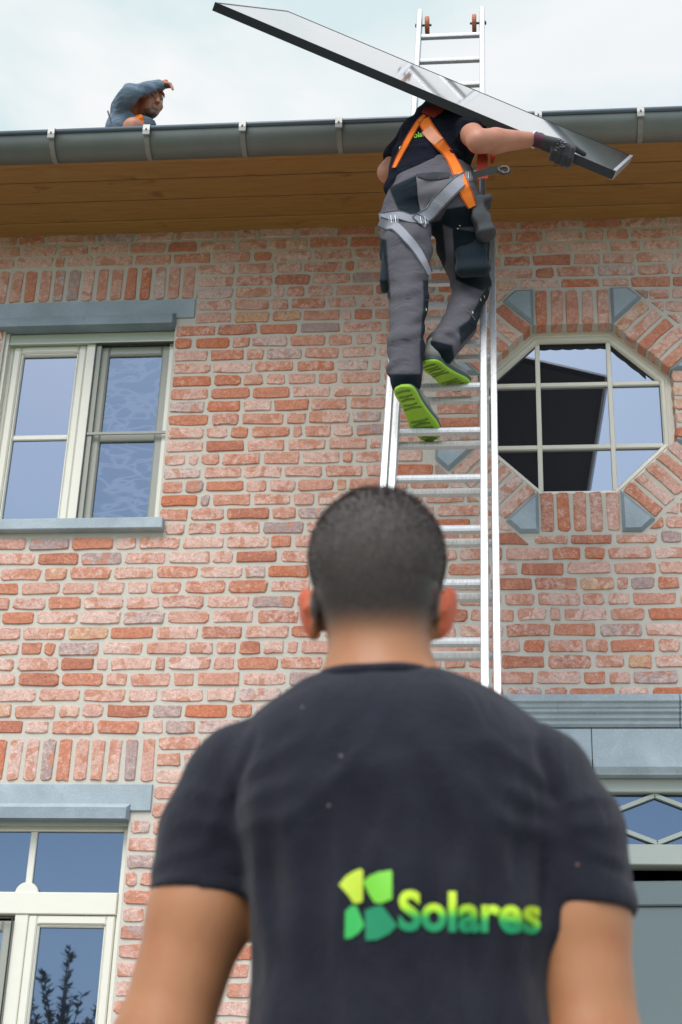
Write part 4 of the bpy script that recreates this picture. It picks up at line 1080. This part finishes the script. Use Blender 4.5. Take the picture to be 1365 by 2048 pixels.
def lg(name, col): return simple(name, col, .55, var=.06, bmp=0)
def cl(x, y): return (640+x/2.844, 1700+y/2.844)
for nm, pts, col in (('lime', [(112, 200), (150, 150), (190, 125), (232, 108), (248, 118), (245, 290), (225, 303), (190, 303), (165, 262)], (.47, .62, .03)),
                     ('green', [(248, 182), (280, 150), (330, 128), (408, 117), (413, 130), (413, 280), (350, 305), (312, 300), (280, 250)], (.16, .55, .03)),
                     ('mid', [(180, 318), (208, 318), (255, 428), (225, 470), (180, 500), (142, 506), (145, 350)], (.03, .42, .08)),
                     ('deep', [(258, 345), (300, 328), (345, 315), (362, 325), (442, 428), (400, 475), (330, 510), (262, 515)], (.0, .22, .09))):
    decal('logo_blade', [cl(*p) for p in pts], [tuple(range(len(pts)))], tt, lg('print_'+nm, col), tee)
MAT['lint'] = simple('pale_lint', (.12, .12, .12), .9); MAT['lint2'] = simple('brown_lint', (.11, .06, .05), .9)
for (x_, y_, r_, mt) in ((683, 1513, 3.4, 'lint'), (659, 1611, 3.4, 'lint'), (1155, 1730, 4.2, 'lint2'), (606, 1416, 2.6, 'lint')):
    decal('lint', [(x_+r_*math.cos(a), y_+r_*math.sin(a)) for a in [2*math.pi*k/8 for k in range(8)]], [tuple(range(8))], tt, MAT[mt], tee)
TR = SDF(.02)
TR.cap(v(-.11, 0, .97), v(-.11, 0, .88), (.162, .118), (.168, .122)); 
for s in (-1, 1): TR.chain([v(-.11+s*.088, 0, .87), v(-.11+s*.10, .02, .50), v(-.11+s*.11, -.01, .10)], [.098, .078, .062], k=.02)
from_sdf('trousers', TR, .012, MAT['trousers_dark'], man)
for s in (-1, 1):
    q = SDF(.02); q.cap(v(-.11+s*.11, -.03, .075), v(-.11+s*.12, .15, .062), (.044, .038), (.046, .026), k=.02); q.cap(v(-.11+s*.11, -.01, .09), v(-.11+s*.11, -.01, .13), .045, .045, k=.02)
    q.cut(lambda X: .031-X[:, 2]); from_sdf('shoe', q, .01, MAT['shoe_dark'], man)

# ---------- the worker on the ladder, seen from behind and below
clb = thing('person', 'worker on the ladder in grey trousers and orange harness, carrying the solar panel overhead', 'person', (-.1, 5.1, 3.7))
PX = at
hipL, hipR = PX(818, 432, 5.13), PX(915, 432, 5.17)
kneeL, ankL = PX(818, 600, 5.03), PX(816, 752, 4.98)
kneeR, ankR = PX(944, 574, 5.36), PX(884, 700, 5.09)
pel = PX(868, 415, 5.16); waist = PX(862, 355, 5.20); chest = PX(878, 285, 5.22); upch = PX(892, 243, 5.26)
shL, shR = PX(838, 262, 5.30), PX(925, 250, 5.20)
elL, wrL = PX(776, 345, 5.30), PX(800, 330, 5.52)
elR, wrR = PX(958, 283, 4.98), PX(1068, 279, 5.09)
head = PX(905, 250, 5.42)
hd_ = (head-PA).dot(pn); head = head-pn*max(0, hd_+.175)
C_ = SDF(.03)
C_.chain([pel, waist, chest, upch], [(.155, .11), (.135, .095), (.155, .105), (.13, .085)], k=.04)
C_.cap(shL, shR, .052, .052, k=.04); C_.cap(upch, head+Vector((0, -.03, -.05)), .058, .055, k=.03)
C_.ell(head, (.076, .095, .105), k=.02); C_.ell(head+Vector((0, .085, -.02)), (.014, .02, .022), k=.01)
for s in (-1, 1): C_.ell(head+Vector((s*.078, 0, -.01)), (.008, .018, .030), k=.005)
C_.chain([shL, elL, wrL], [.052, .040, .027], k=.02)
C_.chain([shR, elR], [.056, .044], k=.02)
C_.cap(elR, elR.lerp(wrR, .30), .043, .050, k=.02); C_.cap(elR.lerp(wrR, .30), wrR, .0495, .0285, k=.012)
hd = wrL; C_.cap(hd, hd+Vector((.02, .05, .0)), .026, .032, k=.01)
for i in range(4): C_.chain([hd+Vector((.02, .06, .03-.018*i)), hd+Vector((.035, .085, .03-.018*i)), hd+Vector((.055, .08, .03-.018*i))], [.009, .0085, .007], k=.003)
C_.chain([hd+Vector((.02, .03, .025)), hd+Vector((.045, .045, .03))], [.010, .008], k=.004)
C_.chain([hipL, kneeL, ankL+Vector((0, 0, -.03))], [.080, .045, .030]); C_.chain([hipR, kneeR, PX(918, 650, 5.22), ankR], [.080, .045, .036, .028])
PAn, pnn = np.array(PA), np.array(pn); psn = np.array(ps); under = lambda X: np.where((X-PAn)@psn > .07, (X-PAn)@pnn+TH+.006, -1)
C_.cut(lambda X: np.where(X[:, 2] > 4.9, under(X), -1)); from_sdf('body', C_, .008, MAT['skin_fair'], clb)
# trousers with wrinkles
rgt = np.array(RT)
def wrk(seed, amp, fx):
    def f(X):
        x, y = topx_np(X); q = X*1.0
        return amp*(np.sin(x*.05+y*.115+seed)*np.sin(y*.045-x*.03+seed*2)+.6*np.sin(y*.21+x*.06*fx+3*np.sin(x*.02+seed))*sm(np.sin(y*.021+seed), -.2, .6))
    return f
TRS = SDF(.022)
TRS.cap(PX(868, 362, 5.19), PX(868, 405, 5.15), (.165, .108), (.183, .128), k=.03)
for h_ in (PX(822, 405, 5.10), PX(912, 405, 5.11)): TRS.ell(h_, (.098, .095, .105), k=.03)
TRS.chain([hipL+Vector((-.01, 0, 0)), PX(812, 500, 5.07), kneeL, PX(812, 690, 4.99), PX(813, 758, 4.975)], [.102, .096, .070, .064, .059], k=.02)
TRS.ell(PX(806, 738, 4.98), (.062, .062, .035), k=.015)
TRS.chain([hipR, PX(928, 500, 5.24), kneeR, PX(918, 650, 5.22), PX(882, 700, 5.09)], [.106, .098, .072, .064, .058], k=.02)
TRS.ell(PX(888, 682, 5.11), (.066, .062, .035), k=.015)
TRS.disp = wrk(1., .0032, 1)
petrol_and_shade = [[(862, 445), (885, 440), (893, 520), (880, 560), (868, 520)], [(846, 560), (858, 560), (860, 600), (848, 600)], [(893, 418), (940, 410), (958, 452), (905, 458), (878, 446)], [(778, 375), (834, 350), (842, 430), (820, 440), (796, 418)], [(905, 455), (985, 470), (985, 572), (965, 582), (912, 560)], [(745, 470), (773, 480), (782, 600), (748, 560)],  # petrol panels, plus thigh shading painted in as dark zones
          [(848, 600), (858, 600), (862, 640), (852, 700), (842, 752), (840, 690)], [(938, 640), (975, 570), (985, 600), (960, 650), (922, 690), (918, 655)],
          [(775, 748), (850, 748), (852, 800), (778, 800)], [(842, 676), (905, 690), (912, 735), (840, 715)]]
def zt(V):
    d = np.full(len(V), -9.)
    for p in petrol_and_shade: d = np.maximum(d, in_poly(V, p))
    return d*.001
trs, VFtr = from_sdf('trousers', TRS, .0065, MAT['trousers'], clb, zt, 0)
t_tr = bvh(VFtr)
# t-shirt
TS = SDF(.03)
TS.chain([PX(858, 372, 5.20), PX(861, 330, 5.20), PX(878, 280, 5.20), PX(893, 238, 5.25)], [(.178, .122), (.158, .112), (.152, .115), (.125, .09)], k=.035)
TS.cap(shL, shR, .062, .062, k=.04)
TS.chain([shL, shL.lerp(elL, .72)], [.066, .060], k=.02); TS.chain([shR, shR.lerp(elR, .50)], [.070, .068], k=.025)
TS.disp = wrk(4.2, .0062, -1)
TS.cut(under); ax_u = np.array((waist-upch).normalized())
hemA, hemB = PX(755, 400, 5.1), PX(908, 346, 5.1); hn = (hemB-hemA).cross(CAMP-hemA).normalized()
if hn.z > 0: hn = -hn
hn_ = np.array(hn); hA_ = np.array(hemA)
TS.cut(lambda X: (X-hA_)@hn_)
eR = (elR-shR).normalized(); eRn, eRp = np.array(eR), np.array(shR.lerp(elR, .62)); eL = (elL-shL).normalized(); eLn, eLp = np.array(eL), np.array(shL.lerp(elL, .80))
TS.cut(lambda X: np.where((X-np.array(shR))@eRn > .04, np.where(np.linalg.norm(X-np.array(elR), axis=1) < .20, (X-eRp)@eRn, -1), -1))
TS.cut(lambda X: np.where(np.linalg.norm(X-np.array(elL), axis=1) < .12, (X-eLp)@eLn, -1))
ts, VFs = from_sdf('tshirt', TS, .007, MAT['tee2'], clb, None, 1); t_ts = bvh(VFs)
both = bvh((np.concatenate([VFtr[0], VFs[0]]), np.concatenate([VFtr[1], VFs[1]+len(VFtr[0])])))
# printed lettering on his back, mostly covered by the harness
def dd(x, y): return (740+x/5.056, 200+y/5.056)
MAT['print_green'] = simple('print_leaf_green', (.22, .58, .03), .55, var=.05, bmp=0); MAT['print_pale'] = simple('print_pale_lime', (.62, .72, .42), .55, var=.05, bmp=0)
V_, F_ = fit_text('Solares', (dd(415, 395), dd(620, 352), 12, 9), .02); decal('logo_lettering', V_, F_, t_ts, MAT['print_green'], ts, .002)
decal('logo_blade', [dd(*p) for p in ((300, 478), (345, 450), (340, 500), (300, 548))], [(0, 1, 2, 3)], t_ts, MAT['print_pale'], ts, .002)
decal('logo_blade', [dd(*p) for p in ((350, 445), (385, 425), (370, 475), (345, 500))], [(0, 1, 2, 3)], t_ts, MAT['print_pale'], ts, .002)
# harness
hb_ = strap_on('harness_strap', both, [dd(*p) for p in ((545, 205), (600, 300), (690, 430), (790, 560), (870, 700), (930, 850), (975, 960), (1030, 1080))], [.050, .050, .050, .050, .048, .050, .052, .036], MAT['orange'], clb, 5.05, .009, edge=MAT['red'])[0]
strap_on('harness_strap', both, [dd(*p) for p in ((560, 160), (500, 225), (440, 320), (370, 450), (300, 590), (255, 690))], [.018, .022, .026, .028, .026, .020], MAT['orange'], clb, 5.10, .008, edge=MAT['red'])
strap_on('stitched_patch', both, [dd(*p) for p in ((575, 300), (640, 385), (690, 430))], [.044, .046, .044], simple('worn_orange_patch', (.62, .27, .16), .8), hb_, 5.05, .0115)
strap_on('harness_pad', both, [dd(*p) for p in ((590, 160), (680, 95), (770, 40))], [.060, .070, .060], MAT['red'], clb, 5.06, .014, th=.012)
sl1 = strap_on('leg_strap', both, [dd(*p) for p in ((470, 1235), (590, 1150), (700, 1040), (810, 930), (920, 830), (1020, 760))], [.050, .052, .056, .058, .056, .050], MAT['webbing'], clb, 5.0, .012, edge=MAT['webbing_dark'])[0]
strap_on('leg_strap', both, [dd(*p) for p in ((560, 1270), (480, 1215), (400, 1205), (300, 1175), (180, 1190), (95, 1200))], [.040, .044, .040, .040, .044, .046], MAT['webbing'], clb, 5.0, .009, edge=MAT['webbing_dark'])
strap_on('leg_strap', both, [dd(*p) for p in ((95, 1230), (190, 1270), (270, 1290), (380, 1400), (470, 1520), (540, 1650), (590, 1760))], [.040, .044, .042, .040, .040, .038, .03], MAT['webbing'], clb, 5.0, .010, edge=MAT['webbing_dark'])
for c_ in ((250, 1220), (520, 1230), (1000, 780)):
    for k_ in range(5):
        a_, b_ = dd(c_[0]-45+k_*20, c_[1]-38), dd(c_[0]-35+k_*20, c_[1]+38)
        strap_on('stitching', both, [a_, b_], .0025, MAT['white'] if k_ % 2 else MAT['webbing'], sl1, 5.0, .0165, th=.001, sub=2)
# lanyard with hook and red strap at his right side
lan, Q_, _m = strap('lanyard', [PX(945, 352, 5.0), PX(962, 347, 4.98), PX(985, 341, 4.97), PX(1004, 338, 4.97)], [Vector((0, -.8, -.6))]*4, [.026, .026, .028, .018], MAT['webbing_dark'], clb, th=.008)
hk = MB(); cA_ = PX(1006, 339, 4.965)
pts_ = [PX(998, 339, 4.965), PX(1005, 334, 4.965), PX(1014, 334, 4.965), PX(1019, 339, 4.965), PX(1017, 346, 4.965), PX(1008, 347, 4.965), PX(1003, 343, 4.965)]
hk.tube(pts_, .0065, 8); hk.tube([PX(996, 336, 4.965), PX(1004, 348, 4.965)], .006, 8); hk.build('snap_hook', MAT['steel'], clb, True)
strap('chest_strap', [PX(967, 296, 5.12), PX(965, 325, 5.06), PX(965, 357, 5.03)], [Vector((0, -.8, -.6))]*3, [.040, .042, .044], MAT['red'], clb, th=.006)
strap('strap_end', [PX(982, 300, 5.12), PX(986, 312, 5.10), PX(983, 328, 5.09)], [Vector((.2, -.8, -.6))]*3, [.030, .024, .006], MAT['red'], clb, th=.004)
# pouch, pockets and flaps
pq = SDF(.012); ctr = PX(963, 442, 5.12); rz = Matrix.Rotation(R(-14), 3, 'Y')
pq.box(ctr, (.036, .046, .082), rz, .028, k=.01); pq.box(ctr+Vector((.006, -.02, .065)), (.036, .036, .012), rz, .008, k=.004); pq.box(ctr+Vector((.012, -.030, -.045)), (.034, .030, .040), rz, .012, k=.008); pq.box(ctr+Vector((-.012, -.045, .030)), (.026, .018, .050), rz, .010, k=.006)
pq.disp = wrk(2., .006, 1); po, _ = from_sdf('tool_pouch', pq, .006, MAT['webbing_dark'], clb, None, 1)
def patch(name, poly, mat, tree, lift=.006, par=trs):
    return decal(name, poly, [tuple(range(len(poly)))], tree, mat, par, lift)
pk = patch('pocket', [(833, 354), (900, 350), (906, 362), (902, 400), (880, 425), (842, 428), (836, 400)], MAT['pocket_grey'], t_tr, .004)
patch('pocket_flap', [(832, 352), (868, 348), (902, 349), (900, 358), (880, 362), (850, 361), (836, 357)], MAT['trousers'], t_tr, .009, pk)
MAT['cargo'] = MAT['pocket']
cp_ = SDF(.012); cq = PX(944, 515, 5.18); cp_.box(cq, (.064, .034, .088), Matrix.Rotation(R(-6), 3, 'Y'), .030, k=.01); cp_.disp = wrk(7., .006, 1); from_sdf('cargo_pocket', cp_, .006, MAT['pocket'], trs)
cp_ = SDF(.012); cq = PX(773, 540, 5.06); cp_.box(cq, (.018, .042, .082), Matrix.Rotation(R(4), 3, 'Y'), .012, k=.01); from_sdf('cargo_pocket', cp_, .006, MAT['pocket'], trs)
for (x_, y_) in ((961, 602), (968, 596), (945, 628), (852, 622), (850, 660), (916, 458), (920, 452)):
    h_ = hit(t_tr, x_, y_)
    if h_: strap('reflective_tab', [h_[0], h_[0]+Vector((0, 0, .010))], [h_[1], h_[1]], .005, MAT['print_pale'], trs, th=.001, lift=.003, sub=1)
for seam in ([(780, 600), (815, 596), (855, 600)], [(785, 680), (812, 676), (842, 680)], [(905, 612), (935, 622), (950, 640)]):
    strap_on('seam', t_tr, seam, .004, MAT['pocket_grey'], trs, 5.0, .003, th=.002)
# shoes: suede upper, dark midsole, lime outsole
def shoe(heel, toe, Yt, ank):
    to = at(toe[0], toe[1], Yt); L = .290
    ys_ = [Yt-.45+.002*i for i in range(225)]; Yh = min(ys_, key=lambda y: abs((at(heel[0], heel[1], y)-to).length-L)+(.02 if y > Yt-.02 else 0))
    hl = at(heel[0], heel[1], Yh); d = (to-hl).normalized(); sd_ = d.cross(Vector((0, 0, 1))).normalized(); un = sd_.cross(d).normalized(); zs = hl.z
    def w(a, s, z): return hl+d*a+sd_*s+un*z
    def slab_(z0, z1, gr, mats, nm, par):
        out = [(-.007, .0), (.003, .028), (.03, .040), (.09, .039), (.15, .045), (.20, .053), (.245, .047), (.275, .030), (.288, .0)]
        ctl = [(a, s+gr*(1 if s else 0)) for a, s in out]; P_ = []
        for i in range(len(ctl)-1):
            for k in range(4):
                t = k/4; p0, p1, p2, p3 = ctl[max(i-1, 0)], ctl[i], ctl[i+1], ctl[min(i+2, len(ctl)-1)]
                P_.append(tuple(.5*(2*p1[j]+(p2[j]-p0[j])*t+(2*p0[j]-5*p1[j]+4*p2[j]-p3[j])*t*t+(3*p1[j]-p0[j]-3*p2[j]+p3[j])*t**3) for j in (0, 1)))
        P_.append(ctl[-1]); lo_ = [(a, -s*.92) for a, s in P_[1:-1]][::-1]; O = P_+lo_; n_ = len(O); b = MB()
        def spring(a): return .010*max(0, (a-.20)/.09)**2
        O2 = [(a*.985+.002, s*.93) for a, s in O]
        V = [w(a, s, z0+spring(a)) for a, s in O2]+[w(a, s, z0+.005+spring(a)) for a, s in O]+[w(a, s, z1+spring(a)) for a, s in O]+[w(.14, 0, z0), w(.14, 0, z1)]
        F = []
        for i in range(n_):
            j = (i+1) % n_; F += [(i, j, 3*n_), (i, n_+i, n_+j, j), (n_+i, 2*n_+i, 2*n_+j, n_+j), (2*n_+j, 2*n_+i, 3*n_+1)]
        b.add(V, F); return b.build(nm, mats, par)
    q = SDF(.02)
    q.chain([w(.035, 0, .045), w(.13, 0, .045), w(.21, .004, .038), w(.255, .004, .030)], [(.037, .030), (.040, .036), (.044, .028), (.034, .020)], side=sd_, k=.02)
    q.cap(w(.045, 0, .05), w(.045, 0, .09).lerp(ank, .45), (.036, .040), (.040, .046), side=sd_, k=.02)
    p0_, u0_ = np.array(hl), np.array(un); q.cut(lambda X: .022-(X-p0_)@u0_)
    up, _ = from_sdf('shoe', q, .006, MAT['shoe'], clb)
    slab_(.012, .030, .001, MAT['shoe_dark'], 'midsole', up); so = slab_(0, .0125, .002, MAT['sole'], 'outsole', up)
    for k in range(13):     # tread lugs
        a = .02+.021*k
        if .105 < a < .15: continue
        wd = (.026 if a < .1 else .034)*(1-.4*max(0, (a-.22)/.06)); b = MB(); c0, c1 = w(a, -wd, -.0005), w(a+.004*(1 if k % 2 else -1), 0, -.0005); c2 = w(a, wd, -.0005)
        zz = un*(.010*max(0, (a-.20)/.09)**2); b.beam(c0+zz, c1+zz, .009, .003, side=d); b.beam(c1+zz, c2+zz, .009, .003, side=d); b.build('tread', MAT['tread'], up)
    b = MB()
    for k in range(4): b.tube([w(.12+.022*k, -.026, .066-.004*k), w(.125+.022*k, 0, .078-.005*k), w(.12+.022*k, .026, .066-.004*k)], .0028, 6)
    b.build('laces', MAT['pocket_grey'], up, True)
shoe((803, 776), (866, 888), 5.20, ankL); shoe((853, 728), (932, 786), 5.30, ankR)
# his right hand in a glove, fingers hooked under the panel's frame
G_ = SDF(.010)
def pf(a, c, d): return pp(a, c, d)
q0 = wrR; ha = None
# point of the near edge closest to the hand
best = min(range(400), key=lambda i: (Vector(topx(pp(L_*i/400, 0, -.017)))-Vector((1118, 312))).length); ha = L_*best/400
palm0, palm1 = PX(1078, 281, 5.085), pp(ha-.005, -.022, .012)
G_.cap(wrR.lerp(palm0, .3), palm0, (.029, .026), (.033, .027), side=(0, 0, 1), k=.012)
G_.cap(palm0, pp(ha-.01, -.018, .010), (.036, .024), (.040, .022), side=tuple(pl), k=.012)
for i in range(4):
    a = ha-.034+.024*i; L = (.9, 1, 1, .85)[i]
    G_.chain([pp(a, -.022, .014), pp(a+.008, -.030, -.018), pp(a+.010, -.020, -.050*L-.002), pp(a+.008, .014*L, -.056)], [.0125, .0120, .0110, .0100], k=.004)
G_.chain([pp(ha+.01, -.012, .016), pp(ha+.045, .004, .018), pp(ha+.085, .016, .012)], [.0150, .0125, .0105], k=.006)
def zg(V):
    t = (V-np.array(wrR))@np.array((palm1-wrR).normalized()); return .055-t
gv, VFg = from_sdf('glove', G_, .0042, MAT['glove'], clb, zg, 1)
b = MB(); dw = (palm0-wrR).normalized(); u_ = dw.orthogonal().normalized(); w_ = dw.cross(u_)
b.tube([wrR+dw*.004+(u_*math.cos(a)+w_*math.sin(a))*.0315 for a in [2*math.pi*k/24 for k in range(25)]], .0035, 8, cap=False); b.build('cuff', MAT['white'], gv, True)
tg_ = bvh(VFg)
for (x_, y_, L) in ((1117, 279, 9), (1121, 284, 12), (1115, 287, 10), (1119, 292, 9), (1112, 294, 7), (1109, 299, 6), (1126, 291, 5)):
    h_, h2 = hit(tg_, x_, y_), hit(tg_, x_+L, y_+2)
    if h_ and h2: strap('print_mark', [h_[0], h2[0]], [h_[1], h2[1]], .004, MAT['webbing'], gv, th=.0006, lift=.0015, sub=1)

# ---------- the worker squatting on the roof, shading his eyes
rf = thing('person', 'worker in blue-grey shirt crouching on the roof behind the gutter, shading his eyes', 'person', (-1.75, 6.85, 6.35))
ry = 6.80
def Q(x, y, dy=0): return PX(x, y, ry+dy)
hc_ = Q(299, 210, -.03)
A_ = SDF(.02)
A_.chain([Q(248, 300, .10), Q(252, 262, .05), Q(262, 224, .02)], [(.09, .12), (.085, .11), (.08, .10)], k=.03)
A_.cap(Q(268, 228, .0), Q(292, 222, -.02), .046, .046, k=.02)
rh = Matrix.Rotation(R(-46), 3, 'Z') @ Matrix.Rotation(R(4), 3, 'Y')      # head turned to the right of the picture and a little to the viewer
def hl_(x, y, z): return hc_+rh@Vector((x, y, z))     # local: +x towards the face
A_.ell(hl_(-.015, 0, .030), (.092, .074, .085), rh, k=.02); A_.ell(hl_(.022, 0, -.030), (.060, .052, .064), rh, k=.025)
A_.ell(hl_(.058, 0, -.086), (.018, .022, .016), rh, k=.02); A_.ell(hl_(.086, 0, -.018), (.016, .012, .022), rh, k=.010)
A_.ell(hl_(.094, 0, -.030), (.011, .015, .009), rh, k=.006)
A_.cap(hl_(.074, -.030, .020), hl_(.074, .030, .020), .010, .010, k=.010)
A_.cap(hl_(.078, -.015, -.052), hl_(.078, .015, -.052), .0065, .0065, k=.004); A_.cap(hl_(.075, -.013, -.061), hl_(.075, .013, -.061), .007, .007, k=.004)
A_.ell(hl_(-.010, -.073, -.008), (.018, .007, .030), rh, k=.005)
for s in (-1, 1): A_.ell(hl_(.050, s*.036, -.020), (.022, .020, .020), rh, k=.015)
eA, wA = Q(262, 188, -.14), Q(322, 172, -.10)
A_.chain([Q(252, 222, -.04), eA, wA], [.040, .036, .027], k=.02)
A_.cap(wA, Q(332, 168, -.09), (.028, .018), (.030, .016), side=(0, 1, 0), k=.01)
for i in range(4): A_.chain([Q(333, 166, -.115+.02*i), Q(341, 168, -.117+.02*i), Q(346, 179-.8*i, -.117+.018*i)], [.0095, .0085, .007], k=.003)
A_.chain([Q(326, 170, -.08), Q(333, 173, -.07), Q(340, 174, -.07)], [.011, .010, .008], k=.005)
A_.chain([Q(300, 300, .12), Q(267, 256, -.12), Q(262, 300, -.10)], [.075, .052, .048], k=.02); A_.chain([Q(250, 310, .15), Q(215, 300, .15), Q(215, 330, .1)], [.075, .055, .05], k=.02)
def zr(V):
    L = (V-np.array(hc_))@np.array(rh); x, y, z = L[:, 0], L[:, 1], L[:, 2]; r_ = np.linalg.norm(L, axis=1)
    cap_ = sm(z, .052, .062)*(r_ < .14)+sm(-x, .022, .034)*(z > -.03)*(r_ < .13)
    beard = sm(-z, .060, .072)*(x > .02)*(z > -.12)*(np.abs(z+.0565) > .007)*.75
    mous = np.exp(-((z+.044)/.004)**2)*(x > .068)*(np.abs(y) < .024)*.8
    brow = np.exp(-((z-.022-.0*x)/.0045)**2)*(x > .055)*(np.abs(np.abs(y)-.028) < .018)
    eye = np.exp(-((z-.004)/.0042)**2)*(x > .05)*(np.abs(np.abs(y)-.028) < .011)*.9
    lip = np.exp(-((z+.0565)/.0025)**2)*(x > .066)*(np.abs(y) < .022)*.7
    hand = 0
    return -np.clip(np.maximum.reduce([cap_*.95, beard, mous, brow, eye, lip]), 0, 1)
from_sdf('body', A_, .0045, MAT['skin_brown'], rf, zr, 1)
for s in (-1, 1):
    b = MB(); c = hl_(.0645, s*.030, .0035); n_ = 10; V = []
    for i in range(7):
        th = math.pi*i/6
        for k in range(n_): ph = 2*math.pi*k/n_; V.append(c+Vector((math.sin(th)*math.cos(ph), math.sin(th)*math.sin(ph), math.cos(th)))*.0095)
    b.add(V, [(i*n_+k, i*n_+(k+1) % n_, (i+1)*n_+(k+1) % n_, (i+1)*n_+k) for i in range(6) for k in range(n_)]); b.build('eye', simple('eye_white', (.6, .58, .55), .3, bmp=0), rf, True)
SH = SDF(.02)
SH.chain([Q(246, 300, .10), Q(250, 262, .05), Q(260, 226, .02)], [(.105, .14), (.100, .13), (.092, .115)], k=.03)
SH.cap(Q(262, 236, -.02), Q(290, 250, -.03), .062, .062, k=.03)
SH.chain([Q(246, 216, -.05), Q(262, 192, -.13), Q(292, 182, -.13), Q(318, 173, -.105)], [.066, .060, .046, .034], k=.022)
SH.disp = lambda X: .0045*np.sin(X[:, 0]*38+X[:, 2]*26+2*np.sin(X[:, 2]*31))*np.sin(X[:, 2]*47-X[:, 0]*21+X[:, 1]*18)
SH.cut(lambda X: (lambda L: .112-np.linalg.norm(L*np.array([1, 1, .95]), axis=1))((X-np.array(hl_(.005, -.01, -.015)))@np.array(rh)) * 1.0)
sh_, VFsh = from_sdf('shirt', SH, .006, MAT['bluegrey'], rf); t_sh = bvh(VFsh)
SR = SDF(.015); SR.chain([Q(302, 305, .12), Q(262, 300, .10)], [.09, .10], k=.02); SR.cap(Q(250, 312, .15), Q(232, 306, .15), .09, .085, k=.02); from_sdf('shorts', SR, .012, MAT['trousers_dark'], rf)
strap_on('harness_strap', t_sh, [(273, 226), (277, 234), (280, 244), (281, 254)], [.030, .045, .052, .050], MAT['orange'], rf, ry-.10, .010)
b = MB(); b.tube([Q(216, 222, -.22), Q(228, 264, -.24)], .0042, 6); b.build('antenna', MAT['gasket'], rf)
for (a_, c_) in (((262, 305), -.10), ((216, 335), .1)):
    q = SDF(.02); p_ = Q(a_[0], a_[1]+20, c_); q.cap(p_, p_+Vector((.06, -.10, .0)), (.045, .04), (.045, .03), k=.02); from_sdf('shoe', q, .012, MAT['shoe_dark'], rf)
cp2 = SDF(.01); b = MB(); strap('headband', [hl_(.070, -.045, .045), hl_(.088, -.015, .048), hl_(.088, .015, .048), hl_(.070, .045, .045)], [rh@Vector((.8, -.5, .2)), rh@Vector((1, -.1, .2)), rh@Vector((1, .1, .2)), rh@Vector((.8, .5, .2))], .026, MAT['red'], rf, th=.006, lift=.004)

hs = SDF(.02); hs.ell(head+Vector((0, -.004, .012)), (.082, .098, .106), k=.02); hs.cut(under); hs.cut(lambda X: head.z-.03-X[:, 2]); hs.cut(lambda X: X[:, 1]-head.y-.04-.6*np.maximum(0, X[:, 2]-head.z)); from_sdf('hair', hs, .008, MAT['hair'], clb)
